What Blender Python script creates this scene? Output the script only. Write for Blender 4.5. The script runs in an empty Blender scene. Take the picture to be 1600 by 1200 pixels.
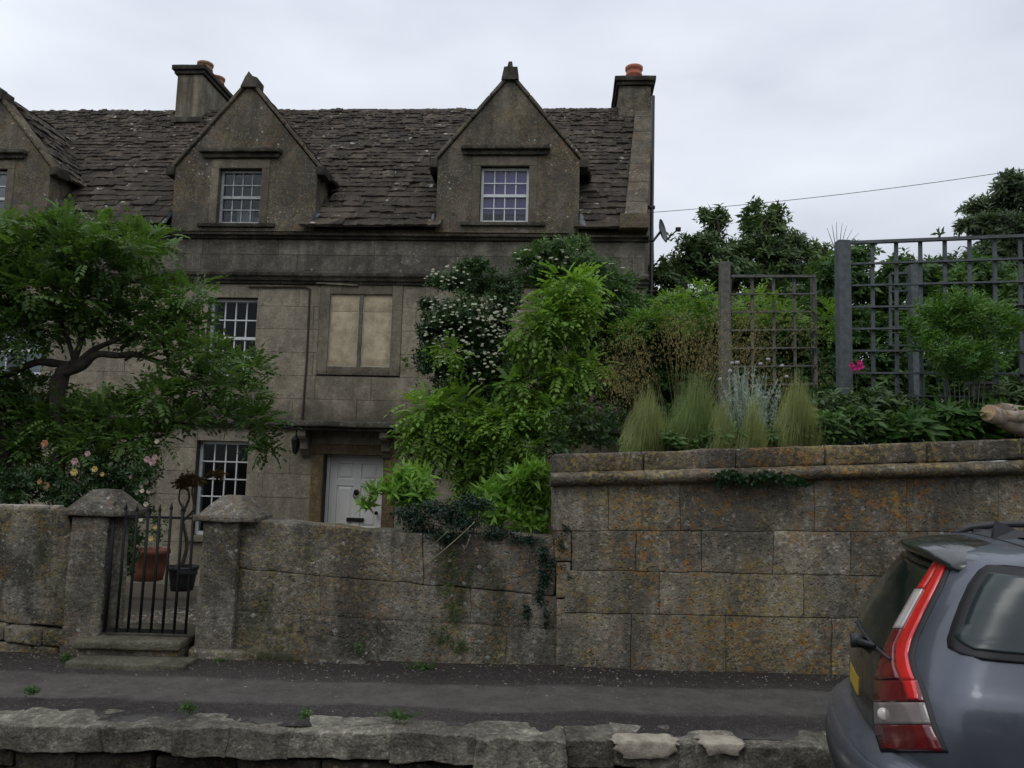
import bpy, math, random
import numpy as np
from mathutils import Vector, noise, Matrix
from mathutils.bvhtree import BVHTree
random.seed(7); RG = np.random.default_rng(7)
SC = bpy.context.scene
COL = SC.collection
# ------------------------------------------------------------------ camera
EYE = Vector((0, 0, 1.85)); FPX = 1230.0
th, rho = math.radians(6.0), math.radians(1.65)
Fw = Vector((0, math.cos(th), math.sin(th)))
U0 = Vector((0, -math.sin(th), math.cos(th))); R0 = Vector((1, 0, 0))
Up = U0 * math.cos(rho) - R0 * math.sin(rho)
Rt = R0 * math.cos(rho) + U0 * math.sin(rho)
cam = bpy.data.cameras.new('camera'); camo = bpy.data.objects.new('camera', cam); COL.objects.link(camo)
M = Matrix(((Rt.x, Up.x, -Fw.x, EYE.x), (Rt.y, Up.y, -Fw.y, EYE.y), (Rt.z, Up.z, -Fw.z, EYE.z), (0, 0, 0, 1)))
camo.matrix_world = M
cam.sensor_width = 36; cam.lens = 36 * FPX / 1600; cam.clip_end = 3000; cam.clip_start = 0.05
SC.camera = camo
# ------------------------------------------------------------------ sky: an overcast deck in front of a Nishita sky
wd = bpy.data.worlds.new('World'); SC.world = wd; wd.use_nodes = True
nt = wd.node_tree; nt.nodes.clear()
def wn(t, **k):
    n = nt.nodes.new(t)
    for a, b in k.items(): setattr(n, a, b)
    return n
SUN_EL, SUN_AZ = math.radians(52), math.radians(205)
sky = wn('ShaderNodeTexSky', sky_type='NISHITA', sun_disc=False, sun_elevation=SUN_EL, sun_rotation=SUN_AZ)
bg1 = wn('ShaderNodeBackground'); bg1.inputs[1].default_value = 0.07
nt.links.new(sky.outputs[0], bg1.inputs[0])
tc = wn('ShaderNodeTexCoord'); mp = wn('ShaderNodeMapping'); mp.inputs['Scale'].default_value = (1, 1, 2.6)
mp.inputs['Location'].default_value = (.3, .1, .2)
nz = wn('ShaderNodeTexNoise'); nz.inputs['Scale'].default_value = 1.5; nz.inputs['Detail'].default_value = 5; nz.inputs['Roughness'].default_value = .45
cr = wn('ShaderNodeValToRGB'); e = cr.color_ramp.elements
e[0].position = .33; e[0].color = (.47, .51, .60, 1); e[1].position = .62; e[1].color = (.86, .90, .98, 1)
bg2 = wn('ShaderNodeBackground'); bg2.inputs[1].default_value = 0.88
mx = wn('ShaderNodeMixShader'); mx.inputs[0].default_value = .95
ou = wn('ShaderNodeOutputWorld')
nt.links.new(tc.outputs['Generated'], mp.inputs[0]); nt.links.new(mp.outputs[0], nz.inputs['Vector'])
nt.links.new(nz.outputs[0], cr.inputs[0]); 
sp_ = wn('ShaderNodeSeparateXYZ'); nt.links.new(tc.outputs['Generated'], sp_.inputs[0])
mr_ = wn('ShaderNodeMapRange'); nt.links.new(sp_.outputs[2], mr_.inputs[0]); mr_.inputs[1].default_value = 0; mr_.inputs[2].default_value = .75; mr_.inputs[3].default_value = .80; mr_.inputs[4].default_value = 1.22
vm_ = wn('ShaderNodeVectorMath', operation='SCALE'); nt.links.new(cr.outputs[0], vm_.inputs[0]); nt.links.new(mr_.outputs[0], vm_.inputs['Scale']); nt.links.new(vm_.outputs[0], bg2.inputs[0])
nt.links.new(bg1.outputs[0], mx.inputs[1]); nt.links.new(bg2.outputs[0], mx.inputs[2]); nt.links.new(mx.outputs[0], ou.inputs[0])
sl = bpy.data.lights.new('sun', 'SUN'); sl.energy = 0.5; sl.angle = math.radians(25); sl.color = (1, .97, .92)
so = bpy.data.objects.new('sun', sl); COL.objects.link(so)
sd = Vector((math.sin(SUN_AZ) * math.cos(SUN_EL), math.cos(SUN_AZ) * math.cos(SUN_EL), math.sin(SUN_EL)))
so.rotation_euler = (-sd).to_track_quat('-Z', 'Y').to_euler()
SC.view_settings.view_transform = 'Standard'; SC.view_settings.look = 'None'
SC.view_settings.exposure = 0.30; SC.view_settings.gamma = 1.0; SC.view_settings.use_curve_mapping = False

# ------------------------------------------------------------------ helpers
def ray(px, py):
    return (Fw + Rt * ((px - 800) / FPX) + Up * ((600 - py) / FPX))
def P(px, py, D):
    d = ray(px, py); return EYE + d * (D / d.y)
def scl(D): return D / FPX        # metres per photo pixel at a distance

def tag(o, label=None, cat=None, group=None, kind=None):
    if label: o['label'] = label
    if cat: o['category'] = cat
    if group: o['group'] = group
    if kind: o['kind'] = kind
    return o
def empty(name, loc=(0, 0, 0), label=None, cat=None, group=None, rz=0, parent=None):
    o = bpy.data.objects.new(name, None); COL.objects.link(o); o.location = loc; o.rotation_euler = (0, 0, rz)
    o.empty_display_size = .1
    if parent: o.parent = parent
    return tag(o, label, cat, group)
def link(name, me, mat=None, parent=None):
    o = bpy.data.objects.new(name, me); COL.objects.link(o)
    if mat and not me.materials: me.materials.append(mat)
    if parent: o.parent = parent
    return o
class MB:
    def __init__(s): s.v = []; s.f = []
    def add(s, vs, fs):
        b = len(s.v); s.v += [tuple(p) for p in vs]; s.f += [tuple(i + b for i in f) for f in fs]; return s
    def box(s, x0, x1, y0, y1, z0, z1):
        v = [(x0, y0, z0), (x1, y0, z0), (x1, y1, z0), (x0, y1, z0), (x0, y0, z1), (x1, y0, z1), (x1, y1, z1), (x0, y1, z1)]
        return s.add(v, [(0, 3, 2, 1), (4, 5, 6, 7), (0, 1, 5, 4), (1, 2, 6, 5), (2, 3, 7, 6), (3, 0, 4, 7)])
    def prism(s, poly, y0, y1):     # poly in (x,z) counter clockwise seen from -y
        n = len(poly)
        v = [(x, y0, z) for x, z in poly] + [(x, y1, z) for x, z in poly]
        f = [tuple(range(n)), tuple(range(2 * n - 1, n - 1, -1))]
        f += [((i + 1) % n, i, i + n, (i + 1) % n + n) for i in range(n)]
        return s.add(v, f)
    def bar(s, a, b, w, h=None):    # square bar
        a = Vector(a); b = Vector(b); h = h or w
        d = (b - a).normalized(); q = Vector((0, 0, 1)) if abs(d.z) < .9 else Vector((0, 1, 0))
        x = d.cross(q).normalized() * w / 2; y = d.cross(x).normalized() * h / 2
        v = [a - x - y, a + x - y, a + x + y, a - x + y, b - x - y, b + x - y, b + x + y, b - x + y]
        return s.add(v, [(0, 1, 2, 3), (7, 6, 5, 4), (0, 4, 5, 1), (1, 5, 6, 2), (2, 6, 7, 3), (3, 7, 4, 0)])
    def tube(s, pts, rad, n=7):
        pts = [Vector(p) for p in pts]; m = len(pts)
        if not hasattr(rad, '__len__'): rad = [rad] * m
        vs = []; prev = None
        for i in range(m):
            t = (pts[min(i + 1, m - 1)] - pts[max(i - 1, 0)]).normalized()
            if prev is None: prev = t.orthogonal().normalized()
            prev = (prev - t * prev.dot(t))
            prev = prev.normalized() if prev.length > 1e-6 else t.orthogonal().normalized()
            q = t.cross(prev)
            for k in range(n):
                a = 2 * math.pi * k / n; vs.append(pts[i] + (prev * math.cos(a) + q * math.sin(a)) * rad[i])
        fs = [(i * n + k, i * n + (k + 1) % n, (i + 1) * n + (k + 1) % n, (i + 1) * n + k) for i in range(m - 1) for k in range(n)]
        fs += [tuple(range(n - 1, -1, -1)), tuple(range((m - 1) * n, m * n))]
        return s.add(vs, fs)
    def lathe(s, c, prof, n=24, axis=2):
        c = Vector(c); vs = []; m = len(prof)
        for r, z in prof:
            for k in range(n):
                a = 2 * math.pi * k / n; o = [r * math.cos(a), r * math.sin(a), z]
                if axis == 1: o = [o[0], o[2], o[1]]
                if axis == 0: o = [o[2], o[0], o[1]]
                vs.append(c + Vector(o))
        fs = [(i * n + k, i * n + (k + 1) % n, (i + 1) * n + (k + 1) % n, (i + 1) * n + k) for i in range(m - 1) for k in range(n)]
        fs += [tuple(range(n - 1, -1, -1)), tuple(range((m - 1) * n, m * n))]
        return s.add(vs, fs)
    def mesh(s, name, smooth=False):
        me = bpy.data.meshes.new(name); me.from_pydata(s.v, [], s.f)
        if smooth: me.polygons.foreach_set('use_smooth', [True] * len(me.polygons))
        me.update(); return me
    def build(s, name, mat, parent=None, smooth=False):
        return link(name, s.mesh(name, smooth), mat, parent)

def axis_grid(h, r, step):
    n = max(1, int(round((2 * h - 2 * r) / step)))
    return [-h, -h + .35 * r] + [-h + r + (2 * h - 2 * r) * i / n for i in range(n + 1)] + [h - .35 * r, h]
def rough_box(mb, lx, ly, lz, r=.015, step=.06, amp=.006, freq=5, mapf=None, seed=0, big=0):
    """a stone: box with worn edges and an uneven face; mapf sends box coordinates into place"""
    r = min(r, lx * .3, ly * .3, lz * .3)
    hx, hy, hz = lx / 2, ly / 2, lz / 2
    gx, gy, gz = axis_grid(hx, r, step), axis_grid(hy, r, max(step, ly / 3)), axis_grid(hz, r, step)
    idx = {}; vs = []; fs = []
    off = Vector((seed * 3.7, seed * 1.3, seed * 2.1))
    def V(i, j, k):
        key = (i, j, k)
        if key in idx: return idx[key]
        p = Vector((gx[i], gy[j], gz[k]))
        q = Vector((max(-hx + r, min(hx - r, p.x)), max(-hy + r, min(hy - r, p.y)), max(-hz + r, min(hz - r, p.z))))
        d = p - q
        if d.length > 1e-7:
            m = max(abs(d.x), abs(d.y), abs(d.z)); p = q + d.normalized() * m
        w = mapf(p) if mapf else p
        nv = noise.noise_vector((w + off) * freq) * amp + noise.noise_vector((w + off) * freq * 3.1) * amp * .4
        if big: nv += noise.noise_vector((w + off) * freq * .35) * big
        idx[key] = len(vs); vs.append(w + nv); return idx[key]
    nx, ny, nzz = len(gx) - 1, len(gy) - 1, len(gz) - 1
    for i in range(nx):
        for k in range(nzz):
            fs.append((V(i, 0, k), V(i + 1, 0, k), V(i + 1, 0, k + 1), V(i, 0, k + 1)))
            fs.append((V(i, ny, k + 1), V(i + 1, ny, k + 1), V(i + 1, ny, k), V(i, ny, k)))
    for i in range(nx):
        for j in range(ny):
            fs.append((V(i, j, nzz), V(i + 1, j, nzz), V(i + 1, j + 1, nzz), V(i, j + 1, nzz)))
            fs.append((V(i, j + 1, 0), V(i + 1, j + 1, 0), V(i + 1, j, 0), V(i, j, 0)))
    for j in range(ny):
        for k in range(nzz):
            fs.append((V(nx, j, k), V(nx, j + 1, k), V(nx, j + 1, k + 1), V(nx, j, k + 1)))
            fs.append((V(0, j, k + 1), V(0, j + 1, k + 1), V(0, j + 1, k), V(0, j, k)))
    return mb.add(vs, fs)
def quad_stone(name, q, y0, y1, mat, parent, r=.015, step=.07, amp=.006, gap=.004, seed=0, big=0, smooth=True, xoff=0):
    """q = four (x,z) corners bl, br, tr, tl; y0 front, y1 back"""
    (ax, az), (bx, bz), (cx, cz), (dx, dz) = q
    lx = ((bx - ax) + (cx - dx)) / 2; lz = ((dz - az) + (cz - bz)) / 2; ly = y1 - y0
    g = gap / 2
    def mf(p):
        a = (p.x / lx + .5) * (1 - gap / lx) + g / lx; c = (p.z / lz + .5) * (1 - gap / lz) + g / lz
        x = (ax * (1 - a) + bx * a) * (1 - c) + (dx * (1 - a) + cx * a) * c
        z = (az * (1 - a) + bz * a) * (1 - c) + (dz * (1 - a) + cz * a) * c
        return Vector((x, y0 + ly / 2 + p.y, z))
    mb = MB(); rough_box(mb, lx, ly, lz, r, step, amp, 5, mf, seed, big)
    return mb.build(name, mat, parent, smooth)

# ------------------------------------------------------------------ materials
class NM:
    def __init__(s, name):
        s.m = bpy.data.materials.new(name); s.m.use_nodes = True; s.t = s.m.node_tree; s.t.nodes.clear()
        s.o = s.n('ShaderNodeOutputMaterial'); s.geo = s.n('ShaderNodeNewGeometry')
        s.pos = s.geo.outputs['Position']
    def n(s, t, **k):
        x = s.t.nodes.new(t)
        for a, b in k.items(): setattr(x, a, b)
        return x
    def L(s, a, b): s.t.links.new(a, b)
    def put(s, sock, v):
        if hasattr(v, 'is_linked') or hasattr(v, 'links'): s.L(v, sock)
        elif isinstance(v, (tuple, list)) and len(v) == 3 and len(sock.default_value) == 4: sock.default_value = (*v, 1)
        else: sock.default_value = v
    def map(s, scale, loc=(0, 0, 0), rot=(0, 0, 0)):
        x = s.n('ShaderNodeMapping'); s.L(s.pos, x.inputs[0]); x.inputs['Scale'].default_value = scale
        x.inputs['Location'].default_value = loc; x.inputs['Rotation'].default_value = rot; return x.outputs[0]
    def noise(s, sc, det=4, ro=.55, vec=None, dist=0):
        x = s.n('ShaderNodeTexNoise'); x.inputs['Scale'].default_value = sc; x.inputs['Detail'].default_value = det
        x.inputs['Roughness'].default_value = ro; x.inputs['Distortion'].default_value = dist
        s.L(vec or s.pos, x.inputs['Vector']); return x.outputs[0]
    def vor(s, sc, vec=None, feat='F1', out='Distance', rnd=1):
        x = s.n('ShaderNodeTexVoronoi'); x.feature = feat; x.inputs['Scale'].default_value = sc; x.inputs['Randomness'].default_value = rnd
        s.L(vec or s.pos, x.inputs['Vector']); return x.outputs[out]
    def ramp(s, v, a, b, lo=0.0, hi=1.0):
        x = s.n('ShaderNodeMapRange'); x.interpolation_type = 'SMOOTHSTEP'; s.L(v, x.inputs[0])
        x.inputs[1].default_value = a; x.inputs[2].default_value = b; x.inputs[3].default_value = lo; x.inputs[4].default_value = hi
        return x.outputs[0]
    def math(s, op, a, b=0.0, clamp=False):
        x = s.n('ShaderNodeMath', operation=op, use_clamp=clamp); s.put(x.inputs[0], a); s.put(x.inputs[1], b); return x.outputs[0]
    def mix(s, f, a, b, bt='MIX'):
        x = s.n('ShaderNodeMix', data_type='RGBA', blend_type=bt); s.put(x.inputs[0], f); s.put(x.inputs[6], a); s.put(x.inputs[7], b); return x.outputs[2]
    def grey(s, v):
        x = s.n('ShaderNodeCombineColor'); [s.L(v, x.inputs[i]) for i in range(3)]; return x.outputs[0]
    def bump(s, h, st=.5, dist=.02, nrm=None):
        x = s.n('ShaderNodeBump'); x.inputs['Strength'].default_value = st; x.inputs['Distance'].default_value = dist; s.L(h, x.inputs['Height'])
        if nrm: s.L(nrm, x.inputs['Normal'])
        return x.outputs[0]
    def bsdf(s, col, rough=.9, nrm=None, **k):
        x = s.n('ShaderNodeBsdfPrincipled'); s.put(x.inputs['Base Color'], col); s.put(x.inputs['Roughness'], rough)
        if nrm: s.L(nrm, x.inputs['Normal'])
        for a, b in k.items(): s.put(x.inputs[a.replace('_', ' ')], b)
        s.L(x.outputs[0], s.o.inputs[0]); return x
    def sep(s, v, i):
        x = s.n('ShaderNodeSeparateXYZ'); s.L(v, x.inputs[0]); return x.outputs[i]
    def rnd(s): return s.n('ShaderNodeObjectInfo').outputs['Random']
    def attr(s, nme): x = s.n('ShaderNodeAttribute'); x.attribute_name = nme; return x.outputs['Fac']

def stone(name, c1, c2, dark=(.03, .027, .022), grime=.5, orange=.0, white=.0, pale=0.0, bump=.5, rvar=.25, streak=1.0, pit=.5, algae=0.0, bandz=None, fine=1.0, patch=.45):
    s = NM(name)
    big = s.ramp(s.noise(.9, 4, .6), .32, .68)
    col = s.mix(big, c1, c2)
    col = s.mix(s.ramp(s.noise(7, 6, .68), .35, .7), col, tuple(x * .62 for x in c1))
    if pale: col = s.mix(s.math('MULTIPLY', s.ramp(s.noise(3.1, 6, .7, s.map((1, 1, .55), (5, 3, 1))), .53, .68), pale), col, (.36, .335, .27))
    pt = s.noise(24, 8, .8, s.map((1, 1, 1.25), (1, 2, 3)))
    col = s.mix(s.math('MULTIPLY', s.ramp(pt, .535, .60), .55 * patch), col, tuple(min(1, x * 1.9 + .03) for x in c1))
    col = s.mix(s.math('MULTIPLY', s.ramp(pt, .47, .40), .55 * patch), col, tuple(x * .35 for x in c2))
    er = s.math('MULTIPLY', s.ramp(s.noise(8, 6, .75, s.map((.55, 1, 3.2), (6, 2, 9))), .54, .60), s.ramp(s.noise(1.2, 3, .5, s.map((1, 1, 1), (8, 8, 8))), .5, .62))
    col = s.mix(s.math('MULTIPLY', er, .7 * patch), col, (.40, .36, .27))
    # rain streaks and soot
    st = s.ramp(s.noise(1.0, 6, .66, s.map((3.2, 3.2, .38), (2, 7, 1))), .42, .66)
    cl = s.ramp(s.noise(1.6, 7, .68, s.map((1, 1, .8), (9, 1, 4))), .45, .58)
    g = s.math('MULTIPLY', s.math('MAXIMUM', s.math('MULTIPLY', st, streak), cl), grime)
    col = s.mix(g, col, dark)
    if bandz:
        z = s.sep(s.pos, 2); zz = s.math('ADD', z, s.math('MULTIPLY', s.math('SUBTRACT', s.noise(2.5, 6, .7, s.map((1, 1, .6))), .5), .9))
        for (z0, z1, k) in bandz:     # lichen and soot that grow on the wall just above a ledge
            b = s.math('MULTIPLY', s.ramp(zz, z0, z1, 1, 0), s.ramp(z, z0 - .06, z0 - .05))
            col = s.mix(s.math('MULTIPLY', b, k), col, dark)
    if algae: col = s.mix(s.math('MULTIPLY', s.ramp(s.noise(1.4, 5, .65, s.map((1.3, 1, .5), (3, 3, 8))), .5, .66), algae), col, (.035, .045, .014))
    if orange:
        a = s.math('MULTIPLY', s.ramp(s.noise(1.2, 5, .65, s.map((1, 1, 1), (4, 4, 4))), .46, .58), s.ramp(s.noise(19, 6, .75, dist=.6), .5, .62))
        col = s.mix(s.math('MULTIPLY', a, orange), col, (.38, .19, .05))
        a2 = s.math('MULTIPLY', s.ramp(s.noise(1.4, 5, .65, s.map((1, 1, 1), (1, 9, 2))), .48, .58), s.ramp(s.noise(33, 5, .7), .48, .6))
        col = s.mix(s.math('MULTIPLY', a2, orange * .8), col, (.40, .30, .10))
    if white:
        v = s.vor(9, s.map((1, 1, 1), (3, 1, 1))); a = s.math('MULTIPLY', s.ramp(s.math('ADD', v, s.math('MULTIPLY', s.noise(30, 4, .7), .35)), .27, .36, 1, 0), s.ramp(s.noise(1.7, 3), .5, .58))
        col = s.mix(s.math('MULTIPLY', a, white), col, (.42, .42, .38))
        bl = s.math('MULTIPLY', s.ramp(s.noise(26, 5, .65, s.map((1, 1, 1), (2, 5, 7)), .4), .60, .645), s.ramp(s.noise(1.9, 4, .6, s.map((1, 1, 1), (7, 3, 5))), .45, .58))
        col = s.mix(s.math('MULTIPLY', bl, min(1, white * 1.1) * patch), col, (.46, .45, .40))
        v2 = s.vor(34); a = s.math('MULTIPLY', s.ramp(v2, .17, .26, 1, 0), s.ramp(s.noise(4, 4), .46, .6))
        col = s.mix(s.math('MULTIPLY', a, white * .8), col, (.36, .35, .30))
    spk = s.ramp(s.noise(70, 3, .7), .35, .7, .82, 1.15)
    col = s.mix(fine, col, s.grey(spk), 'MULTIPLY')
    col = s.mix(1.0, col, s.grey(s.ramp(s.rnd(), 0, 1, 1 - rvar, 1 + rvar * .7)), 'MULTIPLY')
    h = s.math('ADD', s.noise(11, 8, .7), s.math('MULTIPLY', s.noise(60, 6, .75), .5))
    h = s.math('SUBTRACT', h, s.math('MULTIPLY', s.ramp(s.vor(26), .12, .3, 1, 0), pit * .35))
    s.bsdf(col, .93, s.bump(h, bump, .035), Specular_IOR_Level=.2)
    return s.m
def simple(name, col, rough=.6, var=.25, sc=12, bump=.0, metal=0.0, spec=.5, coat=0.0):
    s = NM(name); c = s.mix(s.ramp(s.noise(sc, 5, .6), .3, .7), tuple(x * (1 - var) for x in col), tuple(min(1, x * (1 + var)) for x in col))
    s.bsdf(c, rough, s.bump(s.noise(sc * 5, 5, .7), bump, .01) if bump else None, Metallic=metal, Specular_IOR_Level=spec, Coat_Weight=coat)
    return s.m
def leafm(name, dark, light, accent=None, trans=.35, rough=.5, hue=.0):
    s = NM(name); t = s.attr('tint')
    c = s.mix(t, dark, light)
    if accent: c = s.mix(s.ramp(t, .93, .97), c, accent)
    c = s.mix(.5, c, s.grey(s.ramp(s.noise(2.5, 3), .3, .7, .6, 1.3)), 'MULTIPLY')
    p = s.n('ShaderNodeBsdfPrincipled'); s.L(c, p.inputs['Base Color']); p.inputs['Roughness'].default_value = rough; p.inputs['Specular IOR Level'].default_value = .35
    tr = s.n('ShaderNodeBsdfTranslucent'); s.L(s.mix(1.0, c, (1.15, 1.25, .55), 'MULTIPLY'), tr.inputs[0])
    m = s.n('ShaderNodeMixShader'); m.inputs[0].default_value = trans
    s.L(p.outputs[0], m.inputs[1]); s.L(tr.outputs[0], m.inputs[2]); s.L(m.outputs[0], s.o.inputs[0])
    return s.m
# glass that lets the room or blind behind it show
def glassm(name, tint=(.75, .8, .8), dark=.0, refl=1.0):
    s = NM(name); f = s.n('ShaderNodeFresnel'); f.inputs[0].default_value = 1.5
    tr = s.n('ShaderNodeBsdfTransparent'); tr.inputs[0].default_value = (*tint, 1)
    gl = s.n('ShaderNodeBsdfGlossy'); gl.inputs['Roughness'].default_value = .06
    s.L(s.bump(s.noise(3, 2), .03, .05), gl.inputs['Normal'])
    m = s.n('ShaderNodeMixShader'); s.L(s.math('MULTIPLY', f.outputs[0], refl), m.inputs[0]); s.L(tr.outputs[0], m.inputs[1]); s.L(gl.outputs[0], m.inputs[2])
    s.L(m.outputs[0], s.o.inputs[0]); return s.m

HB = [(4.45, 4.70, .0)]
m_house = stone('house_stone', (.38, .335, .245), (.285, .255, .19), dark=(.06, .052, .04), grime=.42, white=.3, bump=.45, rvar=.07, pale=.3, fine=.8,
                bandz=[(2.42, 3.0, .75)])
m_frieze = stone('frieze_stone', (.225, .205, .16), (.165, .15, .12), grime=.55, white=.6, bump=.6, rvar=.15, pale=.3)
m_ledge = stone('weathered_ledge', (.13, .118, .093), (.085, .077, .062), grime=.8, white=.35, bump=.6)
m_dormer = stone('dormer_stone', (.195, .17, .128), (.135, .122, .096), grime=.5, orange=.35, white=1.0, pale=.25, bump=.8, rvar=.1)
m_trim = stone('window_surround_stone', (.25, .22, .16), (.20, .175, .13), grime=.35, white=.2, bump=.3)
m_chim = stone('chimney_stone', (.40, .36, .26), (.30, .27, .20), dark=(.07, .062, .045), grime=.6, white=.2, bump=.4, streak=1.3)
m_core = simple('mortar', (.05, .044, .034), .95)
m_pale = stone('pale_infill_stone', (.56, .47, .32), (.48, .41, .28), patch=.12, grime=.22, dark=(.14, .12, .09), bump=.2, rvar=.04, streak=1.2, fine=.5)
m_cement = simple('white_mortar_line', (.50, .47, .40), .9, bump=.4)
m_wall = stone('garden_wall_stone', (.38, .335, .245), (.25, .23, .19), dark=(.075, .07, .058), grime=.7, orange=1.0, white=.7, pale=.6, bump=1.0, rvar=.22, pit=1, patch=1.0)
m_mid = stone('mossy_wall_stone', (.32, .295, .235), (.20, .185, .15), dark=(.06, .056, .047), grime=.8, orange=.55, white=.7, pale=.55, bump=1.0, rvar=.10, pit=1, algae=.75, patch=1.0)
m_pillar = stone('pillar_stone', (.27, .25, .21), (.18, .165, .14), grime=.6, orange=.3, white=.85, pale=.35, bump=.9, rvar=.08, patch=1.0)
m_cope = stone('coping_stone', (.23, .20, .15), (.16, .14, .105), grime=.55, orange=.9, white=.6, pale=.4, bump=.9, rvar=.2, patch=1.0)
m_kerb = stone('kerb_stone_old', (.40, .37, .29), (.27, .25, .20), dark=(.045, .042, .035), grime=.62, white=.5, pale=.8, bump=1.0, rvar=.3, patch=1.0)
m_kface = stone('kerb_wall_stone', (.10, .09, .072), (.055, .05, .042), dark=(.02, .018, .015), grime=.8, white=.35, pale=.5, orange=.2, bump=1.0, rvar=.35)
m_newcem = simple('fresh_cement', (.37, .33, .255), .95, .3, 13, 1.0)
m_step = stone('step_stone', (.20, .185, .13), (.13, .12, .085), grime=.45, white=.3, bump=.8, algae=.4)
# roof tiles
def roofm():
    s = NM('stone_roof_tile'); r = s.math('ADD', s.rnd(), s.attr('tint')); r = s.math('FRACT', r)
    c = s.mix(r, (.036, .028, .021), (.112, .090, .066))
    c = s.mix(s.ramp(s.noise(4, 6, .7), .42, .66), c, (.028, .024, .020))
    c = s.mix(s.math('MULTIPLY', s.ramp(s.noise(16, 6, .75), .52, .66), .55), c, (.14, .125, .095))
    w = s.math('MULTIPLY', s.ramp(s.noise(7, 4, .6, s.map((1, 1, 1), (3, 8, 1))), .62, .68), s.ramp(r, .45, .75))
    c = s.mix(w, c, (.42, .41, .38))
    sp = s.math('MULTIPLY', s.ramp(s.vor(13), .10, .17, 1, 0), s.ramp(s.noise(1.5, 3), .48, .58))
    c = s.mix(s.math('MULTIPLY', sp, .7), c, (.34, .33, .30))
    s.bsdf(c, .9, s.bump(s.noise(22, 8, .72), .8, .03), Specular_IOR_Level=.25); return s.m
m_roof = roofm()
m_under = simple('roof_underlay', (.02, .018, .016), .95)
m_lead = simple('lead_flashing', (.11, .125, .145), .55, .25, 6, .3)
m_white = simple('white_paint', (.62, .64, .64), .45, .1, 5)
m_whited = simple('weathered_white_paint', (.34, .35, .35), .6, .3, 18)
m_door = simple('pale_grey_door_paint', (.60, .60, .57), .45, .06, 2.5)
m_black = simple('black_iron', (.007, .007, .007), .6, .3, 20, .3, 0.0, .3)
m_pipe = simple('black_pipe', (.014, .014, .016), .4, .2)
m_rust = simple('rusty_cable', (.035, .022, .016), .7)
m_dark = simple('dark_room', (.012, .012, .013), .9)
m_blind = simple('purple_blind', (.60, .36, .90), .8, .08, 3)
m_curt = simple('pale_curtain', (.55, .53, .50), .9, .2, 9)
m_board = simple('brown_card', (.20, .14, .10), .8)
m_glass = glassm('window_glass', refl=.9); m_glass2 = glassm('dark_old_glass', refl=.35)
m_terra = simple('terracotta', (.25, .10, .055), .8, .2, 8, .3)
m_pot_o = simple('orange_clay', (.26, .12, .065), .8, .25, 14, .3)
m_pot_y = simple('buff_clay', (.27, .15, .075), .8, .3, 14, .3)
m_trel = simple('grey_painted_timber', (.085, .10, .105), .75, .25, 15, .4)
m_trel2 = simple('weathered_grey_timber', (.115, .112, .098), .85, .3, 15, .4)
m_bark = simple('bark', (.045, .036, .027), .95, .4, 14, .9)
m_twig = simple('twig', (.06, .045, .03), .9, .3, 20)
m_stem = simple('green_stem', (.06, .085, .035), .7, .3, 20)
m_cut = simple('cut_wood', (.42, .28, .16), .8, .25, 20, .5)
m_logbark = simple('log_bark', (.30, .25, .19), .9, .4, 12, .8)
m_soil = simple('soil', (.03, .024, .018), .95, .4, 15, .9)
# ------------------------------------------------------------------ ground, road, pavement
Y1, Y2 = 4.86, 6.35        # pavement edge, garden wall front
PZ = .25
def sheet(name, x0, x1, y0, y1, zf, mat, nx=1, ny=1, kind='structure'):
    v = []; f = []
    for j in range(ny + 1):
        for i in range(nx + 1):
            x = x0 + (x1 - x0) * i / nx; y = y0 + (y1 - y0) * j / ny; v.append((x, y, zf(x, y)))
    for j in range(ny):
        for i in range(nx):
            a = j * (nx + 1) + i; f.append((a, a + 1, a + nx + 2, a + nx + 1))
    mb = MB().add(v, f); o = mb.build(name, mat, None, ny > 1); tag(o, kind=kind); return o
def asphalt(name, bands):
    s = NM(name)
    c = s.mix(s.ramp(s.noise(90, 3, .8), .3, .75), (.024, .020, .018), (.112, .098, .088))
    c = s.mix(s.ramp(s.noise(1.3, 5, .6, s.map((.5, 2, 1))), .35, .7), c, s.mix(1.0, c, (.62, .6, .62), 'MULTIPLY'))
    c = s.mix(s.math('MULTIPLY', s.ramp(s.noise(28, 6, .8), .52, .6), .35), c, (.14, .13, .125))
    if bands:
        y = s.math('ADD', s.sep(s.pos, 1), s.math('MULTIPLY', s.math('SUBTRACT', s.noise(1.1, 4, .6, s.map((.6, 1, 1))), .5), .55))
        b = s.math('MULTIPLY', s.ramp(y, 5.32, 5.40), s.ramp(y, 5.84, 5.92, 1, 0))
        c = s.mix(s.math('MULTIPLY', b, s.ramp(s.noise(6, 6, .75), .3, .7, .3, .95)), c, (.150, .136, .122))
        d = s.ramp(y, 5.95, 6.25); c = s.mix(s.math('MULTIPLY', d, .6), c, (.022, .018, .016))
        e = s.math('MULTIPLY', s.ramp(y, 5.10, 5.0), s.ramp(s.noise(4, 5, .7), .48, .56)); c = s.mix(s.math('MULTIPLY', s.ramp(y, 4.98, 5.16, 1, 0), s.math('MULTIPLY', s.ramp(s.noise(3, 5, .7), .47, .56), .6)), c, (.15, .145, .14))
    cr = s.ramp(s.vor(2.2, s.map((1, 1, 1)), 'DISTANCE_TO_EDGE'), 0, .012, 1, 0)
    sp = s.math('MULTIPLY', s.ramp(s.vor(38), .1, .2, 1, 0), s.ramp(s.noise(9, 4), .5, .62))
    c = s.mix(s.math('MULTIPLY', sp, .5), c, (.22, .21, .19))
    s.bsdf(c, .85, s.bump(s.noise(70, 6, .85), .9, .02), Specular_IOR_Level=.3); return s.m
m_asph = asphalt('asphalt', False); m_pave = asphalt('pavement_asphalt', True)
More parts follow.
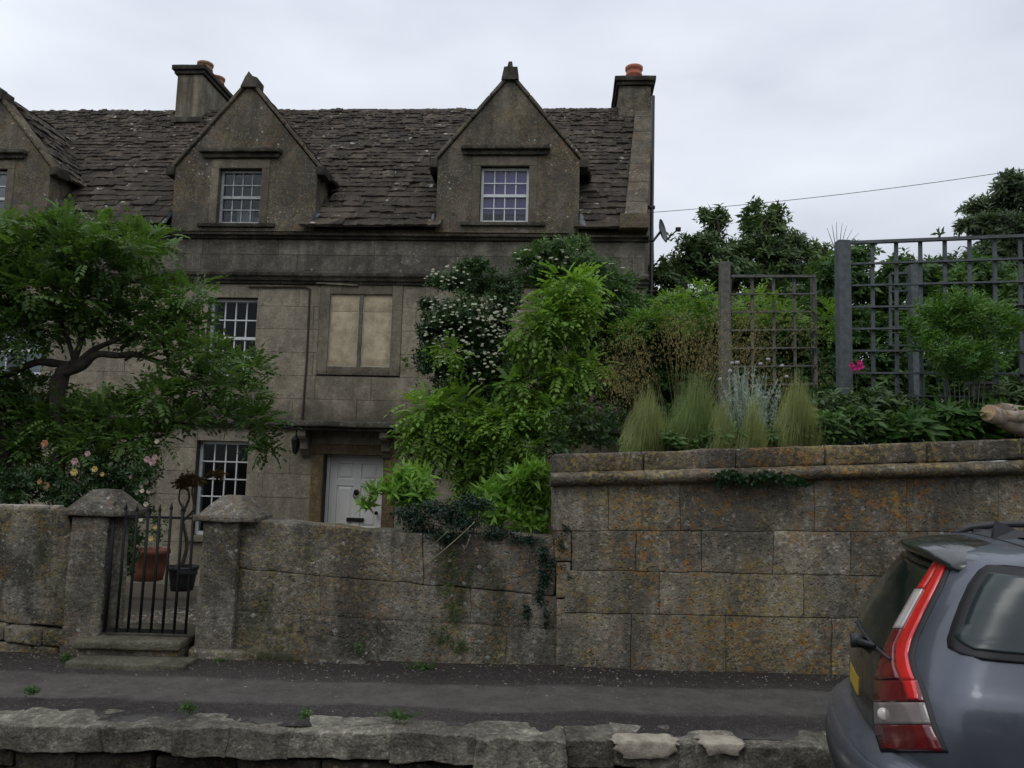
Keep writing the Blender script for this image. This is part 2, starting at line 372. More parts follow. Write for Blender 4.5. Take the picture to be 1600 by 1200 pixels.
gs = NM('earth_ground'); gs.bsdf(gs.mix(gs.ramp(gs.noise(.5, 5), .3, .7), (.045, .055, .022), (.07, .06, .035)), .95, gs.bump(gs.noise(5, 6), .5, .1)); m_earth = gs.m
def rz(x): return -.02 + .03 * max(-8, min(8, x))
sheet('ground', -1500, 1500, -1500, 1500, lambda x, y: -.75, m_earth)
sheet('road', -14, 14, -9, Y1 + .06, lambda x, y: rz(x), m_asph, 28, 4)
def pz(x, y): return PZ + .010 * noise.noise(Vector((x * 1.2, y * 2, 0))) + .058 * max(0, (y - Y1) / 1.49) - .02 * max(0, 5.05 - y)
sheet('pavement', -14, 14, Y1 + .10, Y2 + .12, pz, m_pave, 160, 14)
# gravel and litter on the pavement
def chips(name, n, xf, yf, zf, s0, s1, mat, label, cat):
    mb = MB()
    for i in range(n):
        x, y = xf(), yf(); z = zf(x, y); s = random.uniform(s0, s1); a = random.uniform(0, 6.28)
        k = random.choice([3, 4, 5]); vs = []
        for j in range(k):
            t = a + 6.283 * j / k; q = s * random.uniform(.6, 1.3); vs.append((x + q * math.cos(t), y + q * math.sin(t), z + .001))
        vs.append((x, y, z + s * random.uniform(.3, .8)))
        mb.add(vs, [(j, (j + 1) % k, k) for j in range(k)])
    o = mb.build(name, mat); tag(o, label, cat, kind='stuff'); return o
cs = NM('litter_chips'); cs.bsdf(cs.mix(cs.ramp(cs.noise(9, 2), .35, .65), (.30, .27, .22), (.10, .075, .05)), .9)
chips('gravel_litter', 1500, lambda: random.uniform(-6, 6), lambda: Y2 - abs(random.gauss(0, .28)) - .02, pz, .003, .011, cs.m, 'pale grit and fallen petals scattered along the pavement by the wall', 'grit')
bs_ = NM('brown_litter'); bs_.bsdf((.05, .032, .018), .95)
chips('leaf_litter', 1800, lambda: random.uniform(-6, 6), lambda: Y2 - abs(random.gauss(0, .13)) + .02, pz, .004, .014, bs_.m, 'brown leaf litter gathered at the foot of the garden walls', 'litter')
chips('grit', 1100, lambda: random.uniform(-5, 5), lambda: random.uniform(Y1 + .1, Y2), pz, .003, .008, cs.m, 'loose grit sprinkled over the asphalt pavement', 'grit')
# ------------------------------------------------------------------ the house (local frame: u along the front, v into the house, z up)
HA = math.radians(-4.2)
HO = P(553, 765, 12.5); HO.z = 0
hu = Vector((math.cos(HA), math.sin(HA), 0)); hv = Vector((-math.sin(HA), math.cos(HA), 0))
def HP(px, py, v=0.0):
    d = ray(px, py); t = ((HO + hv * v) - EYE).dot(hv) / d.dot(hv); p = EYE + d * t - HO
    return p.dot(hu), p.z
def HW(u, v, z): return HO + hu * u + hv * v + Vector((0, 0, z))
house = empty('stone_house', HO, 'old grey stone terrace with stone tiled roof, three gabled dormers and a white front door', 'house', rz=HA)
def zat(py, px=560, v=0): return HP(px, py, v)[1]
GZ = -.15
uL, uR = -11.5, HP(1007, 410)[0]
z_ledge = zat(668, 553); z_str = zat(437, 560); z_cor = zat(372, 560); z_eave = zat(360, 560)
def rects_minus(rects, holes):
    out = list(rects)
    for (a, b, c, d) in holes:
        nx = []
        for (x0, x1, y0, y1) in out:
            if x1 <= a + 1e-4 or x0 >= b - 1e-4 or y1 <= c + 1e-4 or y0 >= d - 1e-4: nx.append((x0, x1, y0, y1)); continue
            if x0 < a: nx.append((x0, a, y0, y1))
            if x1 > b: nx.append((b, x1, y0, y1))
            xa, xb = max(x0, a), min(x1, b)
            if y0 < c: nx.append((xa, xb, y0, c))
            if y1 > d: nx.append((xa, xb, d, y1))
        out = [r for r in nx if r[1] - r[0] > .015 and r[3] - r[2] > .015]
    return out
# openings (u0,u1,z0,z1)
def opening(pl, pr, pt, pb, v=0.0):
    pm = (pt + pb) / 2; pc = (pl + pr) / 2
    return (HP(pl, pm, v)[0], HP(pr, pm, v)[0], HP(pc, pb, v)[1], HP(pc, pt, v)[1])
o_g = opening(303, 384, 689, 838)          # ground floor sash (bottom hidden by the wall)
o_f = opening(322, 399, 465, 590)          # first floor sash
o_b = opening(514, 611, 460, 573)          # blocked window
o_d = opening(507, 600, 711, 712)
dw = .95; o_d = (o_d[0], o_d[1], GZ + .02, HP(553, 711)[1])
o_n = opening(-60, 66, 508, 585)           # neighbour's first floor window
o_n2 = opening(-70, 32, 712, 800)          # neighbour's ground floor window
openings = [o_g, o_f, o_b, o_d, o_n, o_n2]
trims = [(o[0] - .17, o[1] + .17, o[2] - .14, o[3] + .17) for o in (o_b,)]
t_d = (o_d[0] - .2, o_d[1] + .2, GZ, o_d[3] + .16)
# mortar core behind the ashlar, with the openings cut through
core = MB()
for r in rects_minus([(uL, uR - .01, -.7, z_eave)], openings): core.box(r[0], r[1], .012, .42, r[2], r[3])
core.box(uL, uR - .01, 5.6, 5.9, -.7, z_eave); core.box(uL, uL + .3, .42, 5.6, -.7, z_eave); core.box(uR - .31, uR - .01, .42, 5.6, -.7, z_eave)
core.box(uL, uR - .02, .43, 5.59, -.3, -.2)
c_ = core.build('wall_core', m_core, house)
SK = (HP(1021, 170, 2.95)[0] - uR - .02) / 2.95     # the gable end is not square to the front
fl = MB(); fl.box(uL, uR - .4, .43, 5.5, z_str - .1, z_str); fl.build('floor', m_dark, house)
# gable end wall
gb = MB(); zr_ = z_eave + 3.4
gb.add([(uR, 0.0, -.7), (uR, 5.9, -.7), (uR, 5.9, z_eave), (uR, 2.95, zr_ - .1), (uR, 0.0, z_eave), (uR - .25, 0.02, -.7), (uR - .25, 5.9, -.7), (uR - .25, 5.9, z_eave), (uR - .25, 2.95, zr_ - .1), (uR - .25, 0.02, z_eave)],
       [(0, 1, 2, 3, 4), (9, 8, 7, 6, 5), (0, 4, 9, 5), (2, 7, 8, 3), (3, 8, 9, 4), (1, 6, 7, 2)])
gb.v = [(x + SK * y, y, z) for x, y, z in gb.v]
gb.build('gable_wall', m_dormer, house)
def ashlar(u0, u1, z0, z1, holes, nc, ln, mat, seed, name='stone_block', gap=.0035, front=0.0):
    rnd = random.Random(seed); ch = (z1 - z0) / nc
    for c in range(nc):
        za = z0 + c * ch; x = u0 + (-ln * .5 * (c % 2)) ; rects = []
        while x < u1:
            w = ln * rnd.uniform(.75, 1.35); a, b = max(u0, x), min(u1, x + w)
            if u1 - b < .15: b = u1; w = 1e3
            if b - a > .05: rects.append((a, b, za, za + ch))
            x += w
        for r in rects_minus(rects, holes):
            mb = MB(); p = rnd.uniform(0, .0045); g = gap / 2; a, b, d, e = r[0] + g, r[1] - g, r[2] + g, r[3] - g; h = .004
            if b - a < .03 or e - d < .03: continue
            mb.add([(a, front + .03, d), (b, front + .03, d), (b, front + .03, e), (a, front + .03, e),
                    (a, front + .004 - p, d), (b, front + .004 - p, d), (b, front + .004 - p, e), (a, front + .004 - p, e),
                    (a + h, front - p, d + h), (b - h, front - p, d + h), (b - h, front - p, e - h), (a + h, front - p, e - h)],
                   [(0, 1, 5, 4), (1, 2, 6, 5), (2, 3, 7, 6), (3, 0, 4, 7), (4, 5, 9, 8), (5, 6, 10, 9), (6, 7, 11, 10), (7, 4, 8, 11), (8, 9, 10, 11)])
            mb.build(name, mat, house)
hh = openings + trims + [t_d]
ashlar(uL, uR, -.6, z_ledge - .02, hh, 8, .85, m_house, 1)
ashlar(uL, uR, z_ledge + .06, z_str - .08, hh, 6, .95, m_house, 2)
ashlar(uL, uR, z_str + .14, z_cor - .03, [], 2, 1.3, m_frieze, 3)
ashlar(uL, uR, z_cor + .04, z_eave + .02, [], 1, 1.5, m_dormer, 4)
# moulded courses
def moulding(name, u0, u1, z, prof, mat, seg=1.3, ret=True, amp=.004):
    """prof: (projection, z offset) from bottom to top, extruded along the front; split in stones"""
    n = max(1, int((u1 - u0) / seg)); ws = [u0 + (u1 - u0) * i / n for i in range(n + 1)]
    for i in range(n):
        a, b = ws[i] + .002, ws[i + 1] - .002; mb = MB(); m = 10; vs = []
        pr = [(-.02, prof[0][1])] + list(prof) + [(-.02, prof[-1][1])]; k = len(pr)
        for j in range(m + 1):
            u = a + (b - a) * j / m
            for (p, dz) in pr:
                q = Vector((u * 6, p * 40, (z + dz) * 14)); s_ = noise.noise(q) * amp + noise.noise(q * 3) * amp * .6
                vs.append((u, -p + s_, z + dz + s_ + .006 * noise.noise(Vector((u * .8, z, 3)))))
        fs = [(j * k + t, (j + 1) * k + t, (j + 1) * k + t + 1, j * k + t + 1) for j in range(m) for t in range(k - 1)]
        fs += [tuple(range(k - 1, -1, -1)), tuple(range(m * k, m * k + k))]
        mb.add(vs, fs); mb.build(name, mat, house)
uE = uR + .06
moulding('string_course', uL, uE, z_str, [(.02, -.10), (.045, -.085), (.05, -.05), (.085, -.04), (.10, 0), (.135, .03), (.14, .075), (.10, .085), (.02, .14)], m_ledge)
moulding('cornice', uL, uE, z_cor, [(.02, -.04), (.05, -.03), (.06, .0), (.11, .015), (.115, .04), (.02, .06)], m_ledge)
moulding('ledge_course', uL, HP(645, 668)[0], z_ledge, [(.02, -.05), (.06, -.045), (.07, .0), (.10, .01), (.10, .045), (.02, .08)], m_ledge)
moulding('ledge_course', HP(645, 668)[0], uE, z_ledge, [(.02, -.05), (.06, -.045), (.07, .0), (.10, .01), (.10, .045), (.02, .08)], m_ledge)
# sash windows
def sash(o, v, cols, rows, mat, parent, frame=.045, bar=.02, meet=None, backing=None, mid=True, glass=None, name='window', sill=True, opened=0):
    u0, u1, z0, z1 = o; u0 += .004; u1 -= .004; z0 += .004; z1 -= .004
    w = empty(name, (0, 0, 0), parent=parent)
    mb = MB()
    mb.box(u0, u0 + frame, v, v + .1, z0, z1); mb.box(u1 - frame, u1, v, v + .1, z0, z1)
    mb.box(u0 + frame, u1 - frame, v, v + .1, z1 - frame, z1); mb.box(u0 + frame, u1 - frame, v - .01, v + .1, z0, z0 + frame * 1.2)
    mb.build('window_frame', mat, w)
    a, b, c, d = u0 + frame, u1 - frame, z0 + frame * 1.2, z1 - frame
    for i in range(1, cols):
        x = a + (b - a) * i / cols; MB().box(x - bar / 2, x + bar / 2, v + .022, v + .052, c, d).build('glazing_bar', mat, w)
    for j in range(1, rows):
        z = c + (d - c) * j / rows; t = bar / 2 if j * 2 != rows or not mid else .024
        MB().box(a, b, v + .012 - (.01 if t > .02 else 0), v + .0485, z - t, z + t).build('meeting_rail' if t > .02 else 'glazing_bar', mat, w)
    pw, ph = (b - a) / cols, (d - c) / rows
    me = MB().box(0, pw, 0, .004, 0, ph).mesh('pane'); me.materials.append(glass or m_glass)
    for i in range(cols):
        for j in range(rows):
            p = link('pane', me, None, w); p.location = (a + i * pw, v + .035, c + j * ph); p.rotation_euler = (random.uniform(-.006, .006), 0, random.uniform(-.012, .012))
    if backing: backing(w, a, b, c, d, v)
    return w
def reveal_sill(o, mat, proj=.07, h=.09, ext=.08, name='window_sill'):
    quad_stone(name, [(o[0] - ext, o[2] - h), (o[1] + ext, o[2] - h), (o[1] + ext, o[2]), (o[0] - ext, o[2])], -proj, .16, mat, house, r=.008, amp=.004, gap=0)
sash(o_g, .12, 4, 5, m_white, house, glass=m_glass2)
sash(o_f, .12, 4, 4, m_white, house, glass=m_glass2)
for o in (o_f, o_g): reveal_sill(o, m_trim)
def curtains(w, a, b, c, d, v):
    MB().box(a, a + (b - a) * .42, v + .2, v + .22, c, d).build('curtain', m_curt, w)
    MB().box(a + (b - a) * .62, b, v + .2, v + .22, c, d).build('curtain', simple('bright_curtain', (.75, .78, .85), .8, .1), w)
sash(o_n, .1, 4, 2, m_white, house, backing=curtains); reveal_sill(o_n, m_trim)
sash(o_n2, .1, 3, 2, m_whited, house); reveal_sill(o_n2, m_trim)
# blocked mullioned window
bw = empty('blocked_window', parent=house)
a, b, c, d = o_b; mid = (a + b) / 2
t = trims[0]
def trimstone(q, name='surround_stone', y0=-.02, parent=bw, mat=m_trim): quad_stone(name, q, y0, .05, mat, parent, r=.006, amp=.0025, gap=.003, step=.15)
trimstone([(t[0], t[2]), (a, t[2]), (a, t[3]), (t[0], t[3])]); trimstone([(b, t[2]), (t[1], t[2]), (t[1], t[3]), (b, t[3])])
trimstone([(a, t[2]), (b, t[2]), (b, c), (a, c)]); trimstone([(a, d), (b, d), (b, t[3]), (a, t[3])])
trimstone([(mid - .035, c), (mid + .035, c), (mid + .035, d), (mid - .035, d)], 'mullion', -.005)
for x0, x1 in ((a, mid - .035), (mid + .035, b)):
    sp = c + (d - c) * .76
    quad_stone('infill_stone', [(x0 + .012, c + .012), (x1 - .012, c + .012), (x1 - .012, sp), (x0 + .012, sp)], .02, .06, m_pale, bw, r=.004, amp=.002, gap=.003, step=.12)
    quad_stone('infill_stone', [(x0 + .012, sp), (x1 - .012, sp), (x1 - .012, d - .012), (x0 + .012, d - .012)], .022, .06, m_pale, bw, r=.004, amp=.002, gap=.003, step=.12)
    mb = MB()
    mb.box(x0 + .0005, x0 + .011, .014, .06, c + .001, d - .001); mb.box(x1 - .011, x1 - .0005, .014, .06, c + .001, d - .001); mb.box(x0 + .011, x1 - .011, .014, .06, c + .001, c + .011); mb.box(x0 + .011, x1 - .011, .014, .06, d - .011, d - .001)
    mb.build('mortar_joint', m_cement, bw)
quad_stone('drip_ledge', [(t[0] - .06, d + .155), (mid - .05, d + .12), (mid - .05, d + .15), (t[0] - .06, d + .19)], -.06, .02, m_trim, bw, r=.008, amp=.006, step=.1)
# front door with its stone surround, hood on brackets
q = o_d
m_dtrim = stone('door_surround_stone', (.23, .165, .085), (.17, .13, .08), grime=.5, bump=.3, orange=.3, rvar=.05)
for qq in ([(t_d[0], GZ), (q[0] - .0, GZ), (q[0], q[3]), (t_d[0], q[3])], [(q[1], GZ), (t_d[1], GZ), (t_d[1], q[3]), (q[1], q[3])], [(t_d[0], q[3]), (t_d[1], q[3]), (t_d[1], t_d[3]), (t_d[0], t_d[3])]):
    quad_stone('door_surround', qq, -.03, .28, m_dtrim, house, r=.012, amp=.003, gap=.003, step=.15)
dr = empty('front_door', parent=house)
fa, fb, fz = q[0] + .05, q[1] - .01, q[3] - .03
mb = MB(); mb.box(q[0] + .004, fa, .15, .28, GZ, q[3] - .004); mb.box(fb, q[1] - .004, .15, .28, GZ, q[3] - .004); mb.box(fa, fb, .15, .28, fz, q[3] - .004); mb.build('door_frame', m_white, dr)
W_ = fb - fa; st = .12 * W_ / .9; H_ = fz - GZ
rows = [(.07, .37), (.47, .78), (.83, .95)]
holes = []
for r0, r1 in rows:
    for k in (0, 1):
        x0 = fa + st + k * (W_ - st) / 2; x1 = x0 + (W_ - 3 * st) / 2; holes.append((x0, x1, GZ + H_ * r0, GZ + H_ * r1))
mb = MB()
for r in rects_minus([(fa + .003, fb - .003, GZ, fz - .003)], holes): mb.box(r[0], r[1], .182, .22, r[2], r[3])
mb.build('door_stiles', m_door, dr)
for h_ in holes:
    mb = MB(); A, B, C_, D_ = h_; e_ = .05
    mb.add([(A, .19, C_), (B, .19, C_), (B, .19, D_), (A, .19, D_), (A + .012, .2, C_ + .012), (B - .012, .2, C_ + .012), (B - .012, .2, D_ - .012), (A + .012, .2, D_ - .012),
            (A + e_, .186, C_ + e_), (B - e_, .186, C_ + e_), (B - e_, .186, D_ - e_), (A + e_, .186, D_ - e_)],
           [(0, 1, 5, 4), (1, 2, 6, 5), (2, 3, 7, 6), (3, 0, 4, 7), (4, 5, 9, 8), (5, 6, 10, 9), (6, 7, 11, 10), (7, 4, 8, 11), (8, 9, 10, 11)])
    mb.build('door_panel', m_door, dr)
uc = (fa + fb) / 2
lz_ = HP(553, 812, .17)[1]
MB().box(uc - .14, uc + .14, .160, .172, lz_ - .03, lz_ + .03).build('letter_plate', m_black, dr)
kz = HP(553, 769, .17)[1]; mb = MB(); mb.lathe((uc, .166, kz), [(.03, 0), (.045, .004), (.045, -.01), (.02, -.02)], 12, 1); mb.tube([(uc + .045 * math.sin(i * .7), .15, kz - .05 - .045 * math.cos(i * .7)) for i in range(10)], .008, 6); mb.build('door_knocker', m_black, dr)
mb = MB(); mb.lathe((fb - .1, .15, lz_ + .12), [(.012, .02), (.012, -.02), (.03, -.03), (.03, -.05), (.01, -.055)], 12, 1); mb.build('door_knob', m_black, dr)
hz0 = z_ledge
u_a, u_b = HP(466, 668)[0], HP(640, 668)[0]
hood = empty('door_hood', parent=house)
quad_stone('hood_slab', [(u_a - .03, hz0 - .02), (u_b, hz0 - .02), (u_b, hz0 + .075), (u_a - .03, hz0 + .075)], -.42, -.10, m_ledge, hood, r=.02, amp=.008)
quad_stone('hood_moulding', [(u_a + .03, hz0 - .075), (u_b - .03, hz0 - .075), (u_b - .03, hz0 - .02), (u_a + .03, hz0 - .02)], -.36, -.04, m_ledge, hood, r=.015, amp=.006)
for up in (HP(481, 690)[0], HP(606, 690)[0]):
    mb = MB(); prof = [(-.33, -.075), (-.33, -.16), (-.30, -.2), (-.24, -.21), (-.2, -.26), (-.18, -.36), (-.12, -.40), (-.08, -.46), (-.03, -.50), (.0, -.5), (.0, -.075)]
    vs = [(up - .06, y, hz0 + z) for y, z in prof] + [(up + .06, y, hz0 + z) for y, z in prof]; n = len(prof)
    mb.add(vs, [tuple(range(n)), tuple(range(2 * n - 1, n - 1, -1))] + [((i + 1) % n, i, i + n, (i + 1) % n + n) for i in range(n)]); mb.build('hood_bracket', m_trim, hood)
# ------------------------------------------------------------------ roofs: a real tile for every tile
zR = z_eave + 3.35; dR = 2.9; pit = math.atan2(zR - z_eave - .05, dR)
roof = empty('roof', parent=house)
def tile_mesh(w, l, t, seed):
    rnd = random.Random(seed); n = 5; vs = []
    for j, y in enumerate((0, l * .5, l)):
        for i in range(n):
            x = -w / 2 + w * i / (n - 1)
            yy = y + (rnd.uniform(-.035, .012) * l if j == 0 else 0)
            if j == 0 and i in (0, n - 1): yy += .03 * l * rnd.random()
            vs.append((x, yy, t + rnd.uniform(-.2, .3) * t))
    for i in range(n): x = -w / 2 + w * i / (n - 1); vs.append((x, vs[i][1] + .004, -.002))
    fs = [(j * n + i, j * n + i + 1, (j + 1) * n + i + 1, (j + 1) * n + i) for j in range(2) for i in range(n - 1)]
    fs += [(15 + i, 15 + i + 1, i + 1, i) for i in range(n - 1)]
    vs += [(-w / 2, l, 0), (w / 2, l, 0)]; fs += [(15, 0, 5, 10, 20), (21, 14, 9, 4, 19)]
    return vs, fs
TM = [tile_mesh(1, 1, .034, k) for k in range(14)]
tile_me = []
for vs, fs in TM:
    me = bpy.data.meshes.new('roof_tile'); me.from_pydata([(x, y, z) for x, y, z in vs], [], fs); me.materials.append(m_roof); me.update(); tile_me.append(me)
tiles = []          # (size on picture, matrix in house frame, mesh index)
def tile_plane(O, A, S, rows, wf, keep, seed):
    """O origin, A along the courses, S up the slope (unit vectors, house frame); rows: list of exposures"""
    rnd = random.Random(seed); O = Vector(O); A = Vector(A).normalized(); S = Vector(S).normalized(); N = A.cross(S)
    s = 0
    for ri, (ex, a0, a1) in enumerate(rows):
        x = a0 - rnd.random() * .3
        while x < a1:
            w = wf(s) * rnd.uniform(.6, 1.5); xc = x + w / 2
            sag = .02 * noise.noise(Vector((xc * .7, s * .7, seed)))
            if keep(xc, s):
                L = ex * 1.75; tl = rnd.uniform(.05, .11) + .02 / L * .3
                ang = rnd.gauss(0, .009)
                a_ = (A * math.cos(ang) + S * math.sin(ang)); s_ = (S * math.cos(ang) - A * math.sin(ang))
                s2 = (s_ - N * tl * 1.0).normalized(); n2 = a_.cross(s2)
                base = O + A * xc + S * (s + rnd.gauss(0, .006)) + N * (.03 + sag + rnd.uniform(0, .012))
                m = Matrix.Identity(4)
                th_ = rnd.uniform(.7, 1.5)
                for c_i, vv in enumerate((a_ * (w * 1.03), s2 * L, n2 * th_)):
                    for r_i in range(3): m[r_i][c_i] = vv[r_i]
                for r_i in range(3): m[r_i][3] = base[r_i]
                wp = HW(base.x, base.y, base.z); dist = (wp - EYE).length
                tiles.append((w * ex / dist ** 2, m, rnd.randrange(len(TM)), wp))
            x += w
        s += ex
# dormers
DZE = None
dormers = []
for (pl, pr, pax, pay, pey) in ((-105, 78, -8, 152, 264), (273, 495, 388, 133, 264), (683, 905, 796, 123, 252)):
    ul = HP(pl, 300)[0]; ur = HP(pr, 300)[0]; ua = HP(pax, pay)[0]; za = HP(pax, pay)[1]; ze = HP((pl + pr) / 2, pey)[1]
    ua = (ul + ur) / 2 * .6 + ua * .4
    dormers.append((ul, ur, ua, za, ze))
def main_v(z): return max(0, (z - z_eave - .05) / math.tan(pit))
def dormer_cover(u, z):
    for ul, ur, ua, za, ze in dormers:
        if z < ze:
            if ul + .02 < u < ur - .02: return True
        elif z < za - .05:
            k = (za - .05 - z) / (za - ze)
            if ua - (ua - ul) * k + .05 < u < ua + (ur - ua) * k - .05: return True
    return False
slopeL = math.hypot(zR - z_eave - .05, dR)
exps = []; s = 0
while s < slopeL - .05:
    ex = .205 - .12 * (s / slopeL) ** .7; exps.append((ex, uL, uR - .3 + SK * s * math.cos(math.atan2(zR - z_eave - .05, dR)))); s += ex
RU = Vector((0, math.cos(pit), math.sin(pit)))
tile_plane((0, -.16, z_eave - .02), (1, 0, 0), RU, exps, lambda s: .33 - .17 * s / slopeL, lambda x, s: not dormer_cover(x, z_eave + s * math.sin(pit)), 5)
RB = Vector((0, -math.cos(pit), math.sin(pit)))
# roof deck under the tiles, front and back
mb = MB(); n = 60
for sgn in (0, 1):
    for (a, b, c, d) in rects_minus([(uL, uR - .05, 0, 1)], []):
        pass
def deck(u0, u1, za_, zb_):
    va, vb = main_v(za_), main_v(zb_)
    MBd.add([(u0, va, za_), (u1, va, za_), (u1, vb, zb_), (u0, vb, zb_)], [(0, 1, 2, 3)])
MBd = MB(); N_ = 26
for i in range(N_):
    z0_ = z_eave + (zR - z_eave) * i / N_; z1_ = z_eave + (zR - z_eave) * (i + 1) / N_; zm = (z0_ + z1_) / 2
    hl = []
    for ul, ur, ua, za, ze in dormers:
        if zm < ze: hl.append((ul + .05, ur - .05, -1, 99))
        elif zm < za - .3: k = (za - .3 - zm) / (za - ze); hl.append((ua - (ua - ul) * k + .12, ua + (ur - ua) * k - .12, -1, 99))
    for r in rects_minus([(uL, uR - .05 + SK * main_v(z0_), 0, 1)], hl): deck(r[0], r[1], z0_, z1_)
MBd.add([(uL, 2 * dR, z_eave), (uR + 2 * dR * SK, 2 * dR, z_eave), (uR + dR * SK, dR, zR), (uL, dR, zR)], [(3, 2, 1, 0)])
MBd.build('roof_deck', m_under, roof)
# back slope in plain tiles too coarse to pick apart is out of sight; ridge stones on top
x = uL; rnd = random.Random(3)
while x < uR - .45 + SK * dR:
    w = rnd.uniform(.45, .65); zz = zR + .02 + .04 * noise.noise(Vector((x * .35, 0, 2))); mb = MB(); m_ = 3
    vs = []
    for xx in (x + .004, x + w - .004):
        for (y, z) in ((-.17, -.17), (-.16, -.13), (-.03, .045), (.03, .045), (.16, -.13), (.17, -.17), (0, -.02)): vs.append((xx, dR + y, zz + z + rnd.uniform(-.006, .006)))
    mb.add(vs, [(6, 5, 4, 3, 2, 1, 0), (7, 8, 9, 10, 11, 12, 13)] + [(i, i + 1, i + 8, i + 7) for i in range(6)] + [(6, 0, 7, 13)])
    mb.build('ridge_stone', m_ledge, roof); x += w
# dormer bodies
for di, (ul, ur, ua, za, ze) in enumerate(dormers):
    D = empty('dormer', parent=house)
    vf = -.03                                     # front face
    if di == 2: wo = opening(750, 826, 259, 347, vf)
    elif di == 1: wo = opening(340, 407, 263, 349, vf)
    else: wo = (ua - .42, ua + .42, dormers[0][4] - .9, dormers[0][4] - .02)
    if di == 0: wo = (HP(-70, 300)[0], HP(11, 300)[0], HP(0, 352, vf)[1], HP(0, 264, vf)[1])
    zb = z_eave - .03
    # front wall: outline minus window, in horizontal strips
    mb = MB(); NZ = 22
    zs = sorted(set([zb, ze, wo[2], wo[3]] + [ze + (za - ze) * i / 16 for i in range(17)]))
    def half(z):
        if z <= ze: return ul, ur
        k = (za - z) / (za - ze); return ua - (ua - ul) * k, ua + (ur - ua) * k
    for z0_, z1_ in zip(zs[:-1], zs[1:]):
        (a0, b0), (a1, b1) = half(z0_ + 1e-6), half(z1_ - 1e-6) if z1_ < za else (ua, ua)
        segs = [((a0, b0), (a1, b1))]
        if z0_ >= wo[2] - 1e-4 and z1_ <= wo[3] + 1e-4: segs = [((a0, wo[0]), (a1, wo[0])), ((wo[1], b0), (wo[1], b1))]
        for (p0, p1), (q0, q1) in segs:
            mb.add([(p0, vf, z0_), (p1, vf, z0_), (q1, vf, z1_), (q0, vf, z1_), (p0, vf + .25, z0_), (p1, vf + .25, z0_), (q1, vf + .25, z1_), (q0, vf + .25, z1_)],
                   [(0, 1, 2, 3), (7, 6, 5, 4), (1, 5, 6, 2), (4, 0, 3, 7)])
    mb.build('gable_front', m_dormer, D)
    # cheeks
    for su, sg in ((ul, -1), (ur, 1)):
        a_, b_ = (su, su + .15) if sg < 0 else (su - .15, su)
        v1 = main_v(ze) + .1; mb = MB()
        vs = [(a_, vf + .25, zb), (a_, vf + .25, ze), (a_, v1, ze), (b_, vf + .25, zb), (b_, vf + .25, ze), (b_, v1, ze), (a_, v1, ze - .25), (b_, v1, ze - .25)]
        mb.add(vs, [(0, 1, 2, 6), (7, 5, 4, 3), (1, 4, 5, 2), (0, 6, 7, 3), (0, 3, 4, 1), (6, 2, 5, 7)]); mb.build('cheek_wall', m_dormer, D)
        # lead flashing where cheek meets the main roof
        mb = MB(); e_ = sg * .012; wv = .17; N3 = Vector((0, -math.sin(pit), math.cos(pit)))
        pts = []
        for i in range(5):
            z_ = z_eave - .01 + (min(.55, .3 + .25 * (di == 0)) if i == 4 else i * .1 * (1 + .5 * (di == 0))); v_ = -.12 + (z_ - z_eave) / math.tan(pit); pts.append((v_, z_))
        vs = []
        for i, (v_, z_) in enumerate(pts):
            k = 1 - i / 5; vs += [(su + sg * (.10 * k + .02), v_ - .055, z_ + .05), (su + e_, v_ - .055, z_ + .06), (su + e_, v_ - .02, z_ + .05 + .16 * k + .02)]
        mb.add(vs, [(i * 3 + j, i * 3 + j + 3, i * 3 + j + 4, i * 3 + j + 1) for i in range(4) for j in range(2)]); mb.build('lead_flashing', m_lead, D)
    # window
    back = None
    if di == 2:
        def back(w, a, b, c, d, v):
            MB().box(a, b, v + .09, v + .095, c + (d - c) * .17, d).build('blind', m_blind, w)
            MB().box(a + .3, b, v + .12, v + .13, c, c + .13).build('blind_pull_board', simple('mauve_cloth', (.20, .17, .25), .9), w)
    if di == 1:
        def back(w, a, b, c, d, v):
            MB().box(a + .02, a + .30, v + .12, v + .16, c, c + .19).build('book_stack', m_board, w)
            MB().box(a + .22, a + .50, v + .10, v + .11, c, c + .22).build('paper', m_curt, w)
            MB().box(a + .5, b - .02, v + .13, v + .14, c, c + .12).build('card', m_curt, w)
    sash(wo, vf + .1, 4, 4, m_whited if di == 1 else m_white, D, frame=.04, bar=.018, backing=back)
    # surround, sill and hood mould
    f_ = .13
    for qd in ([(wo[0] - f_, wo[2]), (wo[0], wo[2]), (wo[0], wo[3]), (wo[0] - f_, wo[3])], [(wo[1], wo[2]), (wo[1] + f_, wo[2]), (wo[1] + f_, wo[3]), (wo[1], wo[3])],
               [(wo[0] - f_, wo[3]), (wo[1] + f_, wo[3]), (wo[1] + f_, wo[3] + .15), (wo[0] - f_, wo[3] + .15)]):
        quad_stone('surround_stone', qd, vf - .012, vf + .06, m_trim, D, r=.006, amp=.002, gap=.003, step=.2)
    quad_stone('window_sill', [(wo[0] - .3, wo[2] - .07), (wo[1] + .28, wo[2] - .07), (wo[1] + .28, wo[2] - .005), (wo[0] - .3, wo[2] - .005)], vf - .05, vf + .02, m_ledge, D, r=.008, amp=.004)
    hu0, hu1, hz = wo[0] - .33, wo[1] + .33, wo[3] + .17
    quad_stone('hood_mould', [(hu0 + .05, hz), (hu1 - .05, hz), (hu1 - .02, hz + .07), (hu0 + .02, hz + .07)], vf - .06, vf + .02, m_ledge, D, r=.008, amp=.005, gap=0)
    quad_stone('hood_mould', [(hu0, hz + .07), (hu1, hz + .07), (hu1, hz + .14), (hu0, hz + .14)], vf - .13, vf + .02, m_ledge, D, r=.015, amp=.006, gap=0)
    # raking copings
    ov = .10
